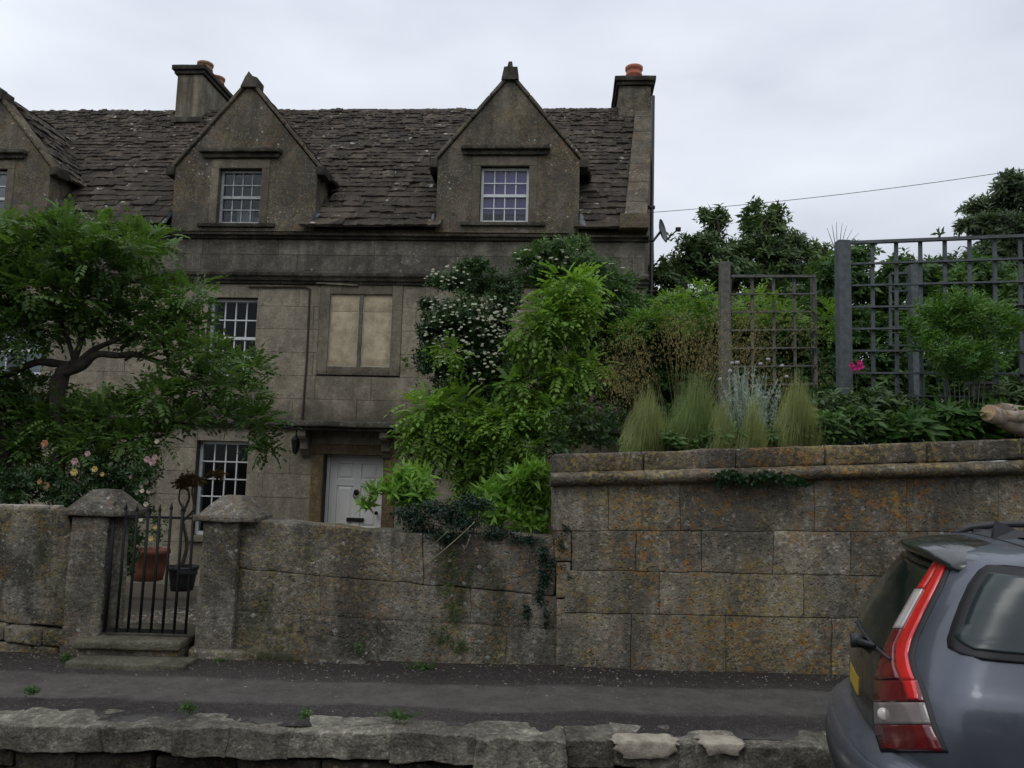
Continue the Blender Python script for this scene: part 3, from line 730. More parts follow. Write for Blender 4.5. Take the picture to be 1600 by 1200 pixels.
    for sg, ue in ((-1, ul), (1, ur)):
        sv = Vector((ua - (ue + sg * .05), 0, za + .02 - (ze - .03))); Ls = sv.length; s1 = sv.normalized(); nn = Vector((-s1.z * 1, 0, s1.x)) if sg > 0 else Vector((-s1.z, 0, s1.x))
        if nn.z < 0: nn = -nn
        p0 = Vector((ue + sg * .05, 0, ze - .03)); k = 4
        for i in range(k):
            A_, B_ = p0 + s1 * (Ls * i / k), p0 + s1 * (Ls * (i + 1) / k - (.03 if i == k - 1 else 0))
            q_ = [A_, B_, B_ + nn * .06, A_ + nn * .06]
            if sg > 0: q_ = [q_[1], q_[0], q_[3], q_[2]]
            quad_stone('gable_coping', [(p.x, p.z) for p in q_], vf - .045, vf + .28, m_dormer, D, r=.012, amp=.007, gap=.004, step=.12)
        quad_stone('kneeler', [(ue - .02 + sg * .07 - .05, ze - .13), (ue + .02 + sg * .07 + .05, ze - .13), (ue + sg * .07 + .07, ze + .03), (ue + sg * .07 - .07, ze + .03)], vf - .05, vf + .3, m_ledge, D, r=.02, amp=.01, gap=0)
    # finial saddle
    mb = MB(); fu = .11
    mb.prism([(ua - .14, za - .06), (ua + .14, za - .06), (ua + .12, za + .15), (ua + .045, za + .15), (ua + .03, za + .24), (ua - .03, za + .24), (ua - .045, za + .16), (ua - .10, za + .15)] if di == 2 else
             [(ua - .13, za - .08), (ua + .14, za - .08), (ua + .15, za + .08), (ua + .06, za + .11), (ua, za + .19), (ua - .06, za + .09)], vf - .08, vf + .22)
    mb.build('finial_stone', m_ledge, D)
    # its two roof slopes
    hw = [(ua - ul), (ur - ua)]
    vend = main_v(za)
    for sg in (-1, 1):
        ue = ul if sg < 0 else ur; run = abs(ua - ue); rise = za - ze; SL = math.hypot(run, rise)
        S_ = Vector((-sg * run, 0, rise)).normalized(); O_ = Vector((ue + sg * .13, 0, ze - .1 * rise / run)); A_ = Vector((0, 1, 0)) if sg > 0 else Vector((0, -1, 0))
        ex = []; s = 0
        while s < SL + .08: e1 = .19 - .07 * s / SL; ex.append((e1, 0, 3.2) if sg > 0 else (e1, -3.2, 0)); s += e1
        Oz, Srise = O_.z, S_.z
        def keep(x, s, Oz=Oz, Srise=Srise, sg=sg): v_ = x if sg > 0 else -x; return .28 < v_ < main_v(Oz + s * Srise) + .12
        tile_plane(O_, A_, S_, ex, lambda s: .27, keep, 40 + di * 2 + sg)
        mb = MB(); p = [(ue + sg * .02, vf + .25, ze), (ua, vf + .25, za), (ua, vend, za), (ue + sg * .02, main_v(ze), ze)]; mb.add(p, [(0, 1, 2, 3)]); mb.build('roof_deck', m_under, D)
    mb = MB(); x = vf + .25
    for i in range(6):
        if x > vend: break
        quad_stone('ridge_stone', [(ua - .11, za - .08), (ua + .11, za - .08), (ua + .03, za + .06), (ua - .03, za + .06)], x, min(x + .5, vend + .3), m_ledge, D, r=.01, amp=.006, gap=0); x += .5
tiles.sort(key=lambda t: -t[0])
vis = [t for t in tiles if -40 < 800 + FPX * ((t[3] - EYE).dot(Rt) / (t[3] - EYE).dot(Fw)) < 1100]
iv = set(id(t) for t in vis[:290])
rest = MB(); tint = []
for t in tiles:
    if id(t) in iv:
        o = link('roof_tile', tile_me[t[2]], None, roof); o.matrix_local = t[1]
    else:
        vs, fs = TM[t[2]]; rest.add([t[1] @ Vector(p) for p in vs], fs); tint += [random.random()] * len(fs)
o = rest.build('smaller_roof_tiles', m_roof, roof); o['kind'] = 'stuff'
at = o.data.attributes.new('tint', 'FLOAT', 'FACE'); at.data.foreach_set('value', tint)
print('tiles', len(tiles))
# ------------------------------------------------------------------ right verge coping and chimneys
def verge():
    p = []; k = 7; u0, u1 = uR - .33, uR + .02
    for i in range(k):
        a = Vector((0, -.12, z_eave - .02)) + RU * (slopeL + .1) * i / k; b = Vector((0, -.12, z_eave - .02)) + RU * ((slopeL + .1) * (i + 1) / k - .006)
        N3 = Vector((0, -math.sin(pit), math.cos(pit))); mb = MB()
        L_ = (b - a).length
        def mf(q): return Vector((SK * max(0, ((a + b) / 2 + RU * q.z).y), 0, 0)) + (a + b) / 2 + RU * q.z + Vector((1, 0, 0)) * (q.x + (u0 + u1) / 2) + N3 * (.11 - q.y)
        rough_box(mb, u1 - u0, .12, L_, .015, .12, .006, 5, mf, i); mb.build('verge_coping', m_dormer, house, True)
    quad_stone('kneeler_stone', [(u0 - .08, z_eave - .02), (u1 + .02, z_eave - .02), (u1 + .02, z_eave + .22), (u0 - .08, z_eave + .22)], -.3, .25, m_dormer, house, r=.015, amp=.005)
verge()
def chimney(u0, u1, v0, v1, z0, z1, pots, mat, capmat, label=None):
    C_ = empty('chimney', parent=house)
    nz_ = max(2, int((z1 - z0) / .35))
    mb = MB(); rough_box(mb, u1 - u0, v1 - v0, z1 - z0, .02, .2, .006, 4, lambda p: p + Vector(((u0 + u1) / 2, (v0 + v1) / 2, (z0 + z1) / 2))); mb.build('chimney_shaft', mat, C_, True)
    for (e, za_, zb_) in ((.05, z1, z1 + .07), (.09, z1 + .07, z1 + .17)):
        mb = MB(); rough_box(mb, u1 - u0 + 2 * e, v1 - v0 + 2 * e, zb_ - za_, .015, .2, .006, 4, lambda p: p + Vector(((u0 + u1) / 2, (v0 + v1) / 2, (za_ + zb_) / 2))); mb.build('chimney_cap', capmat, C_, True)
    mb = MB(); e = .04; zf = z0 + .35; rough_box(mb, u1 - u0 + 2 * e, .1, .12, .015, .2, .01, 4, lambda p: p + Vector(((u0 + u1) / 2, v0 - .03, zf))); mb.build('chimney_skirt', capmat, C_, True)
    for (pu, pv, r, h, m) in pots:
        mb = MB(); mb.lathe((pu, pv, z1 + .165), [(r * .92, 0), (r * .9, h * .45), (r * 1.02, h * .5), (r * 1.02, h * .58), (r * .93, h * .62), (r * .97, h * .8), (r * 1.08, h * .84), (r * 1.1, h), (r * .85, h), (r * .85, h * .5)], 22)
        mb.build('chimney_pot', m, C_, True)
        mb = MB(); mb.lathe((pu, pv, z1 + .16), [(r * 1.35, 0), (r * 1.1, .04), (r * .9, .06)], 16); mb.build('pot_flaunching', capmat, C_, True)
    return C_
ca, cb = HP(283, 150, 2.55)[0], HP(322, 150, 2.55)[0]; ct = HP(300, 124, 2.55)[1]
chimney(ca, cb, 2.35, 4.4, zR - .75, ct, [((ca + cb) / 2 + .10, 2.75, .15, .27, m_pot_y), ((ca + cb) / 2 + .08, 3.35, .15, .27, m_pot_o)], m_chim, m_ledge)
ca, cb = HP(967, 150, 2.45)[0], HP(1017, 150, 2.45)[0]; ct = HP(990, 134, 2.45)[1]
chimney(ca, cb, 2.45, 3.5, zR - .8, ct, [((ca + cb) / 2, 2.75, .16, .36, simple('red_clay', (.38, .12, .07), .8, .2, 14, .3))], m_dormer, m_ledge)
# drainpipe on the corner, gutter end, rusty cable, soil vent, lantern, dish
ux = HP(1018, 300)[0]
ud = HP(1019.5, 250, 1.2)[0]
mb = MB(); mb.tube([(ud, 1.2, HP(1019.5, 150, 1.2)[1]), (ud, 1.2, -.2)], .032, 8)
for z_ in (1, 3, 4.9, 6.4): mb.box(ud - .1, ud + .05, 1.17, 1.24, z_, z_ + .05)
mb.build('drainpipe', m_pipe, house, True)
dsh = empty('satellite_dish', HW(uR + .11, .06, z_eave - .12), 'small grey satellite dish on the gable corner beside the drainpipe', 'satellite dish', rz=HA)
dc = P(1034, 361, 12.55) - dsh.location
mb = MB(); ax = Vector((.90, -.40, .2)).normalized(); e1 = ax.cross(Vector((0, 0, 1))).normalized(); e2 = ax.cross(e1); vs = [dc - ax * .045]; fs = []
for i, r in enumerate((.06, .13, .2)):
    for k in range(20): a = k * math.pi / 10; vs.append(dc + (e1 * math.cos(a) * .85 + e2 * math.sin(a)) * r + ax * (-.045 + .05 * (r / .2) ** 2))
fs = [(0, 1 + k, 1 + (k + 1) % 20) for k in range(20)] + [(1 + i * 20 + k, 21 + i * 20 + k, 21 + i * 20 + (k + 1) % 20, 1 + i * 20 + (k + 1) % 20) for i in range(2) for k in range(20)]
m0 = len(vs); vs += [v - ax * .012 for v in vs]; fs += [tuple(i + m0 for i in reversed(f)) for f in fs] + [(41 + k, 41 + (k + 1) % 20, m0 + 41 + (k + 1) % 20, m0 + 41 + k) for k in range(20)]
mb.add(vs, fs); mb.build('dish_reflector', simple('dish_grey', (.10, .11, .13), .5), dsh, True)
mb = MB(); mb.tube([Vector((-.05, 0, 0)) + Vector((0, 0, 0)), Vector((.03, .0, .0)), dc - ax * .05], .02, 7); mb.build('dish_bracket', m_black, dsh)
mb = MB(); lnb = dc + ax * .23 + Vector((0, 0, -.06)); mb.tube([dc + e2 * .18 * (1 if e2.z < 0 else -1), lnb], .011, 6); mb.box(lnb.x - .02, lnb.x + .06, lnb.y - .03, lnb.y + .03, lnb.z - .02, lnb.z + .04); mb.build('receiver_arm', m_black, dsh)
mb = MB(); pts = [HP(390, 449), HP(478, 449), HP(484.5, 452), HP(484, 470), HP(480, 560), HP(473, 655)]
mb.tube([(u, -.02, z) for u, z in pts], .016, 6); mb.build('wall_conduit', m_rust, house)
vp0 = HP(112, 375, -.15); vp1 = HP(114, 320, -.15)
mb = MB(); mb.tube([(vp0[0], -.2, z_cor + .05), (vp0[0], -.2, vp1[1])], .065, 10); mb.tube([(vp0[0], -.2, vp1[1] - .02), (vp0[0], -.2, vp1[1])], .075, 10); mb.build('soil_vent_pipe', m_pipe, house)
lt = empty('wall_lantern', HW(*((HP(467, 695)[0]), -.02, HP(467, 695)[1])), 'black lantern on the wall left of the white front door', 'lantern', rz=HA)
mb = MB(); mb.lathe((0, -.13, 0), [(.045, -.12), (.075, .06), (.08, .065)], 6); mb.lathe((0, -.13, 0), [(.09, .065), (.05, .11), (.03, .13), (.012, .16)], 6); mb.build('lantern_body', m_black, lt)
mb = MB(); mb.tube([(0, 0, .02), (0, -.05, .2), (0, -.13, .22), (0, -.13, .15)], .009, 6); mb.lathe((0, -.13, -.155), [(.012, 0), (.03, .02), (.045, .035)], 6); mb.build('lantern_bracket', m_black, lt)
# mullion post of the corner seen below the cornice: quoin returns are part of the ashlar
# overhead wire
mb = MB(); A_ = HW(uR + .05, .3, z_eave + .42); B_ = P(1760, 238, 11.0); mb.tube([A_.lerp(B_, i / 16) - Vector((0, 0, .10 * 4 * (i / 16) * (1 - i / 16))) for i in range(17)], .005, 5)
tag(mb.build('telephone_wire', m_pipe), 'thin overhead wire running from the gable of the house to the right', 'wire')
# ------------------------------------------------------------------ garden walls along the pavement
def WP(px, py, D=Y2):
    p = P(px, py, D); return (p.x, p.z)
GT = WP(230, 992)[1]                      # gate threshold height
base = PZ - .12
rw = empty('tall_garden_wall', (1.6, Y2, PZ), 'tall ashlar garden wall with moulded coping and orange lichen behind the car', 'wall')
def lineq(xa, ya, xb, yb): return lambda x: ya + (yb - ya) * (x - xa) / (xb - xa)
cl = [lineq(880, 1042, 1320, 1052), lineq(880, 957, 1320, 966), lineq(880, 890.5, 1320, 899), lineq(880, 829.5, 1320, 830.5), lineq(865, 757, 1600, 741)]
vj = [[880, 986, 1134, 1300, 1425, 1560, 1690, 1830, 1980, 2150, 2350], [882, 1030, 1256, 1380, 1500, 1640, 1790, 1950, 2130, 2350],
      [893, 994, 1096, 1208, 1329, 1450, 1570, 1700, 1860, 2020, 2180, 2350], [864, 950, 1063, 1272, 1416, 1560, 1720, 1880, 2040, 2190, 2350]]
def world_child(parent):      # builders below work in world coordinates; parts are moved under their thing afterwards
    pass
def adopt(parent, objs):
    for o in objs:
        if o.parent is None:
            o.parent = parent; o.matrix_parent_inverse = Matrix.Translation(-parent.location)
def wq(x0, x1, f0, f1, D=Y2):
    q = [WP(x0, f0(x0), D), WP(x1, f0(x1), D), WP(x1, f1(x1), D), WP(x0, f1(x0), D)]; return q
acc = []
for k in range(4):
    for i, (a, b) in enumerate(zip(vj[k][:-1], vj[k][1:])):
        f0 = cl[k]; q = wq(a, b, f0, cl[k + 1])
        if k == 0: q = [(q[0][0], base), (q[1][0], base), q[2], q[3]]
        acc.append(quad_stone('wall_stone', q, Y2 + random.uniform(-.008, .008), Y2 + .3, m_wall, None, r=.006, step=.04, amp=.008, gap=.0035, seed=5))
# narrow upright stones let in at the left end
acc.append(quad_stone('wall_stone', wq(866, 893, lambda x: 877, lambda x: 830), Y2 - .004, Y2 + .3, m_wall, None, gap=.006, r=.008, seed=92))
acc.append(quad_stone('wall_stone', wq(869, 884, lambda x: 1040, lambda x: 936), Y2 + .002, Y2 + .3, m_wall, None, gap=.006, r=.008, seed=93))
acc.append(quad_stone('wall_stone', wq(868, 893, lambda x: 936, lambda x: 877), Y2 - .006, Y2 + .3, m_wall, None, gap=.016, r=.012, seed=91))
for o in acc: o.data.update()
cx = [865, 1005, 1150, 1290, 1450, 1600, 1760, 1930, 2120, 2350]
for i, (a, b) in enumerate(zip(cx[:-1], cx[1:])):
    q = wq(a, b, lineq(865, 741, 1600, 719.5), lineq(865, 709, 1600, 686)); acc.append(quad_stone('coping_stone', q, Y2 - .005, Y2 + .42, m_cope, None, r=.025, step=.06, amp=.010, gap=.006, seed=i + 50, big=.008))
    # half round moulding under it
    mb = MB(); A_, B_ = Vector((*WP(a - (6 if i == 0 else 0), lineq(865, 749, 1600, 730)(a)), 0)), Vector((*WP(b, lineq(865, 749, 1600, 730)(b)), 0)); m_ = 20; vs = []; pr = []
    prof = [(.0, -.058), (.03, -.056), (.07, -.042), (.095, -.018), (.10, .008), (.085, .032), (.05, .048), (.0, .055)]
    prof = [(-.02, -.058)] + prof + [(-.02, .055)]; kk = len(prof)
    for j in range(m_ + 1):
        t = (j + (.04 if j == 0 else -.04 if j == m_ else 0)) / m_; x = A_.x + (B_.x - A_.x) * t; z = A_.y + (B_.y - A_.y) * t
        for p, dz in prof:
            nn = noise.noise(Vector((x * 5, p * 20, dz * 20))) * .010 + noise.noise(Vector((x * 17, p * 40, dz * 40))) * .005
            vs.append((x, Y2 - p - nn, z + dz + nn * .6))
    mb.add(vs, [(j * kk + t, (j + 1) * kk + t, (j + 1) * kk + t + 1, j * kk + t + 1) for j in range(m_) for t in range(kk - 1)] + [tuple(range(kk - 1, -1, -1)), tuple(range(m_ * kk, m_ * kk + kk))])
    acc.append(mb.build('coping_moulding', m_cope, None, True))
mb = MB(); a_, b_ = WP(872, 800)[0], WP(2340, 800)[0]; mb.box(a_, b_, Y2 + .03, Y2 + .4, base, WP(870, 745)[1]); acc.append(mb.build('wall_core', m_core))
adopt(rw, acc)
# low mossy wall between gate and tall wall
mw = empty('low_garden_wall', (-1.2, Y2, PZ), 'low rough mossy wall between the right gate pillar and the tall wall', 'wall')
acc = []
topf = lambda x: 811 + (x - 375) * .082 if x < 640 else 833 + (x - 640) * .03
lA = lineq(362, 888, 880, 934); lB = lineq(362, 955, 880, 984); lC = lineq(362, 1012, 880, 1040)
for k, (f0, f1, js, g) in enumerate(((lC, lB, [364, 470, 590, 690, 790, 881], .004), (lB, lA, [364, 500, 650, 735, 870], .005), (lA, topf, [364, 660, 867], .006))):
    for i, (a, b) in enumerate(zip(js[:-1], js[1:])):
        q = wq(a, b, f0, f1)
        if k == 0: q = [(q[0][0], base), (q[1][0], base), q[2], q[3]]
        if k == 2:      # its top is uneven
            acc.append(quad_stone('wall_stone', q, Y2 + .02, Y2 + .34, m_mid, None, r=.018, step=.035, amp=.014, gap=.0015, seed=9, big=.012))
        else: acc.append(quad_stone('wall_stone', q, Y2 + .02, Y2 + .33, m_mid, None, r=.003, step=.035, amp=.012, gap=g * .4, seed=9, big=.006))
acc.append(quad_stone('wall_plinth', [(WP(300, 1012)[0], base), (WP(575, 1030)[0], base), (WP(575, 1034)[0], WP(575, 1031)[1]), (WP(300, 1012)[0], WP(300, 1009)[1])], Y2 - .10, Y2 + .03, m_mid, None, r=.02, amp=.012, gap=0, step=.06))
adopt(mw, acc)
# left wall with rubble plinth
lw = empty('left_garden_wall', (-5, Y2, PZ), 'lichened garden wall running out of frame left of the gate', 'wall')
acc = []
tl = lineq(-600, 779, 105, 796); ml = lineq(-600, 915, 105, 984); bl = lineq(-600, 1000, 105, 1042)
for i, (a, b) in enumerate([(-620, -380), (-380, -160), (-160, 108)]):
    acc.append(quad_stone('wall_stone', wq(a, b, ml, tl), Y2 + .03, Y2 + .34, m_mid, None, r=.015, step=.035, amp=.013, gap=.0015, seed=4, big=.012))
x = -620; rnd = random.Random(5)
while x < 160:
    w = rnd.uniform(28, 62); 
    for k in (0, 1):
        f0 = (lambda x: ml(x) + 62) if k == 0 else (lambda x: ml(x) + 28); f1 = (lambda x: ml(x) + 28) if k == 0 else (lambda x: ml(x) + 1)
        xa = x + (14 if k else 0); q = wq(xa, min(xa + w, 172), f0, f1)
        if k == 0: q = [(q[0][0], base), (q[1][0], base), q[2], q[3]]
        acc.append(quad_stone('rubble_stone', q, Y2 - .03 + rnd.uniform(-.02, .02), Y2 + .3, m_mid, None, r=.02, step=.06, amp=.012, gap=.008, seed=x, big=.008))
    x += w
adopt(lw, acc)
for i in range(7):
    a = 6 + i * 13.5 + random.uniform(-3, 3); p = P(a, tl(a), Y2 + .1); w = random.uniform(.05, .11)
    mb = MB(); rough_box(mb, w, .09, .035, .012, .03, .008, 9, lambda q: q + p + Vector((0, 0, .012)), i); 
    o = mb.build('loose_stone', m_newcem, None, True); tag(o, ['first','second','third','fourth','fifth','sixth','seventh'][i] + ' small pale stone along the left wall top, counted from the frame edge', 'stone', 'loose pale stones on the left wall top')
# gate pillars
def pillar(px0, px1, ptop, pbot, capl, capr, apexx, apexy, capb, label, zb, seed):
    D = Y2 - .04; x0, x1 = WP(px0, (ptop + pbot) / 2, D)[0], WP(px1, (ptop + pbot) / 2, D)[0]; cx_ = (x0 + x1) / 2
    zt = WP((px0 + px1) / 2, ptop, D)[1]; t = empty('gate_pillar', (cx_, D + .19, zb), label, 'gate pillar')
    acc = []
    acc.append(quad_stone('pillar_shaft', [(x0 - .012, zb), (x1 + .012, zb), (x1, zt), (x0, zt)], D, D + .38, m_pillar, None, r=.02, step=.045, amp=.008, gap=0, seed=seed, big=.008))
    cw = (WP(capr, capb, D)[0] - WP(capl, capb, D)[0]) / 2 ; cc = (WP(capr, capb, D)[0] + WP(capl, capb, D)[0]) / 2
    hc = .05; cd = D + .19; za = zt + hc + .17 * 1.0
    mb = MB(); rough_box(mb, 2 * cw, .46, hc, .012, .05, .006, 7, lambda q: q + Vector((cc, cd, zt + hc / 2)), seed)
    acc.append(mb.build('pillar_cap', m_pillar, None, True))
    # gabled cap: a low pyramid with four small gables
    H = WP(apexx, apexy, cd)[1] - zt - hc; mb = MB(); n = 8
    def cap(p):
        k = (p.z + H / 2) / H; s_ = 1 - .62 * k; return Vector((cc + p.x * s_, cd + p.y * s_, zt + hc + H / 2 + p.z))
    rough_box(mb, 2 * cw * .90, .42, H, .004, .05, .004, 8, cap, seed + 1); acc.append(mb.build('pillar_cap_top', m_pillar, None, False))
    for sx in (-1, 1):
        mb = MB(); xx = cc + sx * cw * .42; g = cw * .36
        vs = [(xx - g, cd - .215, zt + hc), (xx + g, cd - .215, zt + hc), (xx, cd - .19, zt + hc + H * .72), (xx, cd + .02, zt + hc + H * .80), (xx - g, cd, zt + hc), (xx + g, cd, zt + hc)]
        mb.add(vs, [(0, 1, 2), (1, 5, 3, 2), (4, 0, 2, 3), (5, 4, 3), (4, 5, 1, 0)])
    adopt(t, acc); return t, x0, x1, zt
p1 = pillar(104, 162, 806, 990, 98, 194, 145, 764, 805, 'left gate pillar with a worn flat topped pyramid cap', PZ - .05, 1)
p2 = pillar(310, 366, 815, 1010, 304, 402, 355, 774, 812, 'right gate pillar with a chipped pale patched cap', PZ - .05, 2)
# gate
GD = Y2 - .02
gx0, gx1 = WP(169, 890, GD)[0], WP(299, 890, GD)[0]
gate = empty('iron_gate', ((gx0 + gx1) / 2, GD, GT), 'black iron bar gate with spear tips between the two stone pillars', 'gate')
W2 = (gx1 - gx0) / 2; zt_ = WP(232, 806, GD)[1] - GT; z0g = .02
MB().box(-W2, W2, -.008, .008, z0g, z0g + .03).build('bottom_rail', m_black, gate)
MB().box(-W2, W2, -.006, .006, zt_ - .02, zt_).build('top_rail', m_black, gate)
for i in range(8):
    x = -W2 + .012 + (2 * W2 - .024) * i / 7; r = .015 if i in (0,) else .0115; mb = MB(); hz = zt_ + random.uniform(.06, .085)
    mb.tube([(x, 0, z0g), (x + .002, 0, zt_ * .5), (x, 0, hz - .03)], r, 8); mb.tube([(x, 0, hz - .03), (x, 0, hz - .02), (x, 0, hz + .03)], [r, r * 1.25, .002], 8); mb.build('gate_bar', m_black, gate, True)
MB().box(-W2 - .05, -W2, -.012, .012, .12, .15).build('hinge', m_black, gate); MB().box(-W2 - .05, -W2, -.012, .012, zt_ - .14, zt_ - .11).build('hinge', m_black, gate)
MB().box(W2 - .09, W2 + .05, -.02, .0, zt_ * .52, zt_ * .52 + .025).build('latch', m_black, gate)
# steps up to the gate
stp = empty('stone_steps', (WP(215, 1000)[0], Y2 - .1, PZ), 'two worn stone steps on the pavement in front of the iron gate', 'steps')
a0, a1 = WP(135, 990, Y2)[0], WP(296, 990, Y2)[0]
acc = [quad_stone('step', [(a0, GT - .075), (a1, GT - .075), (a1, GT - .005), (a0, GT - .005)], Y2 - .20, Y2 + .5, m_step, None, r=.02, step=.05, amp=.008, gap=0, big=.01)]
acc.append(quad_stone('riser', [(a0 + .02, PZ - .02), (a1 - .01, PZ - .02), (a1 - .01, GT - .078), (a0 + .02, GT - .078)], Y2 - .15, Y2 + .1, m_mid, None, r=.01, amp=.008, gap=0))
b0, b1 = WP(112, 1030, Y2 - .3)[0], WP(296, 1030, Y2 - .3)[0]
acc.append(quad_stone('step', [(b0, PZ - .03), (b1, PZ - .03), (b1, PZ + .088), (b0, PZ + .088)], Y2 - .40, Y2 - .12, m_step, None, r=.018, step=.05, amp=.01, gap=0, big=.01))
adopt(stp, acc)
# kerb stones on the edge of the raised pavement
kb = empty('pavement_edge', (0, Y1, 0), 'old broken stone edging along the raised pavement, patched with pale cement', 'kerb')
kx = [-420, -290, -150, 5, 158, 272, 355, 452, 614, 742, 888, 960, 1060, 1162, 1310, 1450, 1600, 1760, 1950, 2150]
acc = []; rnd = random.Random(8)
def ktop(x): return PZ + .012
for i, (a, b) in enumerate(zip(kx[:-1], kx[1:])):
    xa, xb = P(a, 1150, Y1).x, P(b, 1150, Y1).x; h = rnd.uniform(.15, .185); h = .20 if i == 9 else h
    q = [(xa - .004, ktop(a) - h), (xb + .004, ktop(b) - h), (xb + .004, ktop(b) + rnd.uniform(-.006, .006)), (xa - .004, ktop(a) + rnd.uniform(-.006, .006))]
    fr = Y1 - .02 + rnd.uniform(-.012, .012) - (.03 if i == 9 else 0)
    mt = m_kerb
    acc.append(quad_stone('edging_stone', q, fr, Y1 + .26 + rnd.uniform(-.05, .03), mt, None, r=.010, step=.024, amp=.019, gap=.005, seed=5, big=.014, smooth=False))
x = -6.5
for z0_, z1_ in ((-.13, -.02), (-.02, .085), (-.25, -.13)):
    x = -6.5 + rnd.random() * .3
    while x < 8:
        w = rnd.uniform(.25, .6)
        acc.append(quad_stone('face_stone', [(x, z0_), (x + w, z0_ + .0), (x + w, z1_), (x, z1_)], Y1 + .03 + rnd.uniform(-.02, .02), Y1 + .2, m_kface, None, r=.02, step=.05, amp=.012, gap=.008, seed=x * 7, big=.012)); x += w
# pale cement smears on the broken stones
for (a, b, dn_) in ((955, 1058, .10), (1092, 1162, .06)):
    xa, xb = P(a, 1150, Y1).x, P(b, 1150, Y1).x; mb = MB(); vs = []; n1, n2 = 40, 16
    for j in range(n2 + 1):
        t = j / n2 * (.17 + dn_); y, z = (Y1 + .10 - t, ktop(0) + .014) if t < .17 else (Y1 - .07, ktop(0) + .014 - (t - .17))
        if .14 < t < .20: z -= .004; y += .004
        for i in range(n1 + 1):
            f = i / n1; k = 1 - abs(j / n2 - .45) ** 2.2 * 1.2; e_ = noise.noise(Vector((j * .5, a, 0))) * .05; e2_ = noise.noise(Vector((j * .5, b, 5))) * .05
            cx_ = (xa + xb) / 2; x = cx_ + (f - .5) * (xb - xa) * k + (e_ * (1 - f) + e2_ * f); ed = min(f, 1 - f, j / n2 * .6, (1 - j / n2) * .6); sink = max(0, .05 - ed) * .22
            wv = noise.noise(Vector((x * 14, y * 14, z * 14))) * .006; yo = 0.03 * noise.noise(Vector((x * 6, a, 1))) if j in (0,) else 0
            vs.append((x, y + (sink if t >= .17 else 0) + wv + yo, z - (sink if t < .17 else 0) + wv + (.035 * noise.noise(Vector((x * 7, b, 2))) if j == n2 else 0)))
    w = n1 + 1; mb.add(vs, [(j * w + i, (j + 1) * w + i, (j + 1) * w + i + 1, j * w + i + 1) for j in range(n2) for i in range(n1)]); acc.append(mb.build('cement_patch', m_newcem, None, True))
adopt(kb, acc)
# ------------------------------------------------------------------ garden ground
def gz(x, y):
    t = max(0, min(1, (y - 6.6) / 5.2)); return GT - .02 - t * (GT - GZ - .02) + .015 * noise.noise(Vector((x, y, 0)))
gr = NM('garden_gravel'); gr.bsdf(gr.mix(gr.ramp(gr.vor(60, None, 'F1', 'Distance'), .1, .6), (.20, .165, .115), (.07, .055, .04)), .95, gr.bump(gr.vor(60), .8, .02))
sheet('garden_ground', -12, .5, Y2 + .3, 13.2, gz, gr.m, 30, 20)
chips('gravel_stones', 2600, lambda: random.uniform(-3.75, -2.3), lambda: random.uniform(6.9, 11.2), gz, .008, .02, cs.m, 'pale loose gravel on the path behind the iron gate', 'gravel')
tr = sheet('garden_terrace', .45, 16, Y2 + .25, 60, lambda x, y: 1.72 + .05 * noise.noise(Vector((x, y, 1))), m_soil, 20, 30)
TZ = 1.72
sheet('terrace_bank', .30, .46, Y2 + .25, 12, lambda x, y: -.3 if x < .4 else TZ + .05 * noise.noise(Vector((x, y, 1))), m_soil, 1, 30)
# ------------------------------------------------------------------ the parked estate car (nose to the right)
def paint(name, col, metal=.55, rough=.38, flake=True):
    s = NM(name); c = s.mix(s.ramp(s.noise(1.5, 3), .3, .7), tuple(x * .9 for x in col), tuple(x * 1.08 for x in col))
    dust = s.ramp(s.noise(14, 6, .7), .45, .75, 0, .10); c = s.mix(dust, c, (.16, .15, .13))
    s.bsdf(c, s.ramp(s.noise(9, 5, .7), .3, .75, rough - .06, rough + .12), s.bump(s.noise(180, 2), .03, .002), Metallic=metal, Coat_Weight=.6, Coat_Roughness=.08); return s.m
m_car = paint('slate_blue_metallic', (.108, .120, .146))
m_cblk = simple('dark_plastic', (.02, .021, .023), .5, .15, 20, .1)
m_rubber = simple('rubber_seal', (.010, .010, .011), .55, .1)
m_cblk2 = paint('gloss_black', (.012, .016, .015), .0, .25)
gl = NM('car_glass'); gl.bsdf(gl.mix(gl.ramp(gl.noise(1.5, 4, .6), .35, .65), (.022, .034, .034), (.035, .052, .05)), .07, None, Specular_IOR_Level=.6); m_cglass = gl.m
m_cglass.node_tree.nodes['Principled BSDF'].inputs['Roughness'].default_value = .28
gl = NM('rear_glass'); gl.bsdf((.010, .017, .013), .10, None, Specular_IOR_Level=.55); m_rglass = gl.m
def lens(name, col, rough=.22, lines=0, vert=True):
    s = NM(name); h = s.n('ShaderNodeTexWave'); h.bands_direction = 'X' if vert else 'Z'; h.inputs['Scale'].default_value = 14; s.L(s.pos, h.inputs['Vector'])
    c = s.mix(s.ramp(s.noise(14, 3), .3, .7), tuple(x * .8 for x in col), col)
    if lines: c = s.mix(s.math('MULTIPLY', s.ramp(h.outputs[0], .4, .9), lines), c, tuple(x * .45 for x in col))
    s.bsdf(c, rough, s.bump(h.outputs[0], .15, .004) if lines else None, Specular_IOR_Level=.6, Coat_Weight=.8, Coat_Roughness=.05); return s.m
m_red = lens('bright_red_lens', (.78, .022, .022)); m_dred = lens('dark_red_lens', (.17, .006, .010), .2, .5); m_wh = lens('clear_lens', (.62, .56, .53)); m_clr = lens('reflector_lens', (.34, .29, .27), .2, .6)
m_chr = simple('chrome', (.7, .7, .7), .15, .05, 5, 0, 1.0)
CX, CY = P(1300, 1140, 3.88).x, 3.88; CYAW = math.radians(-16)
CZ = .105
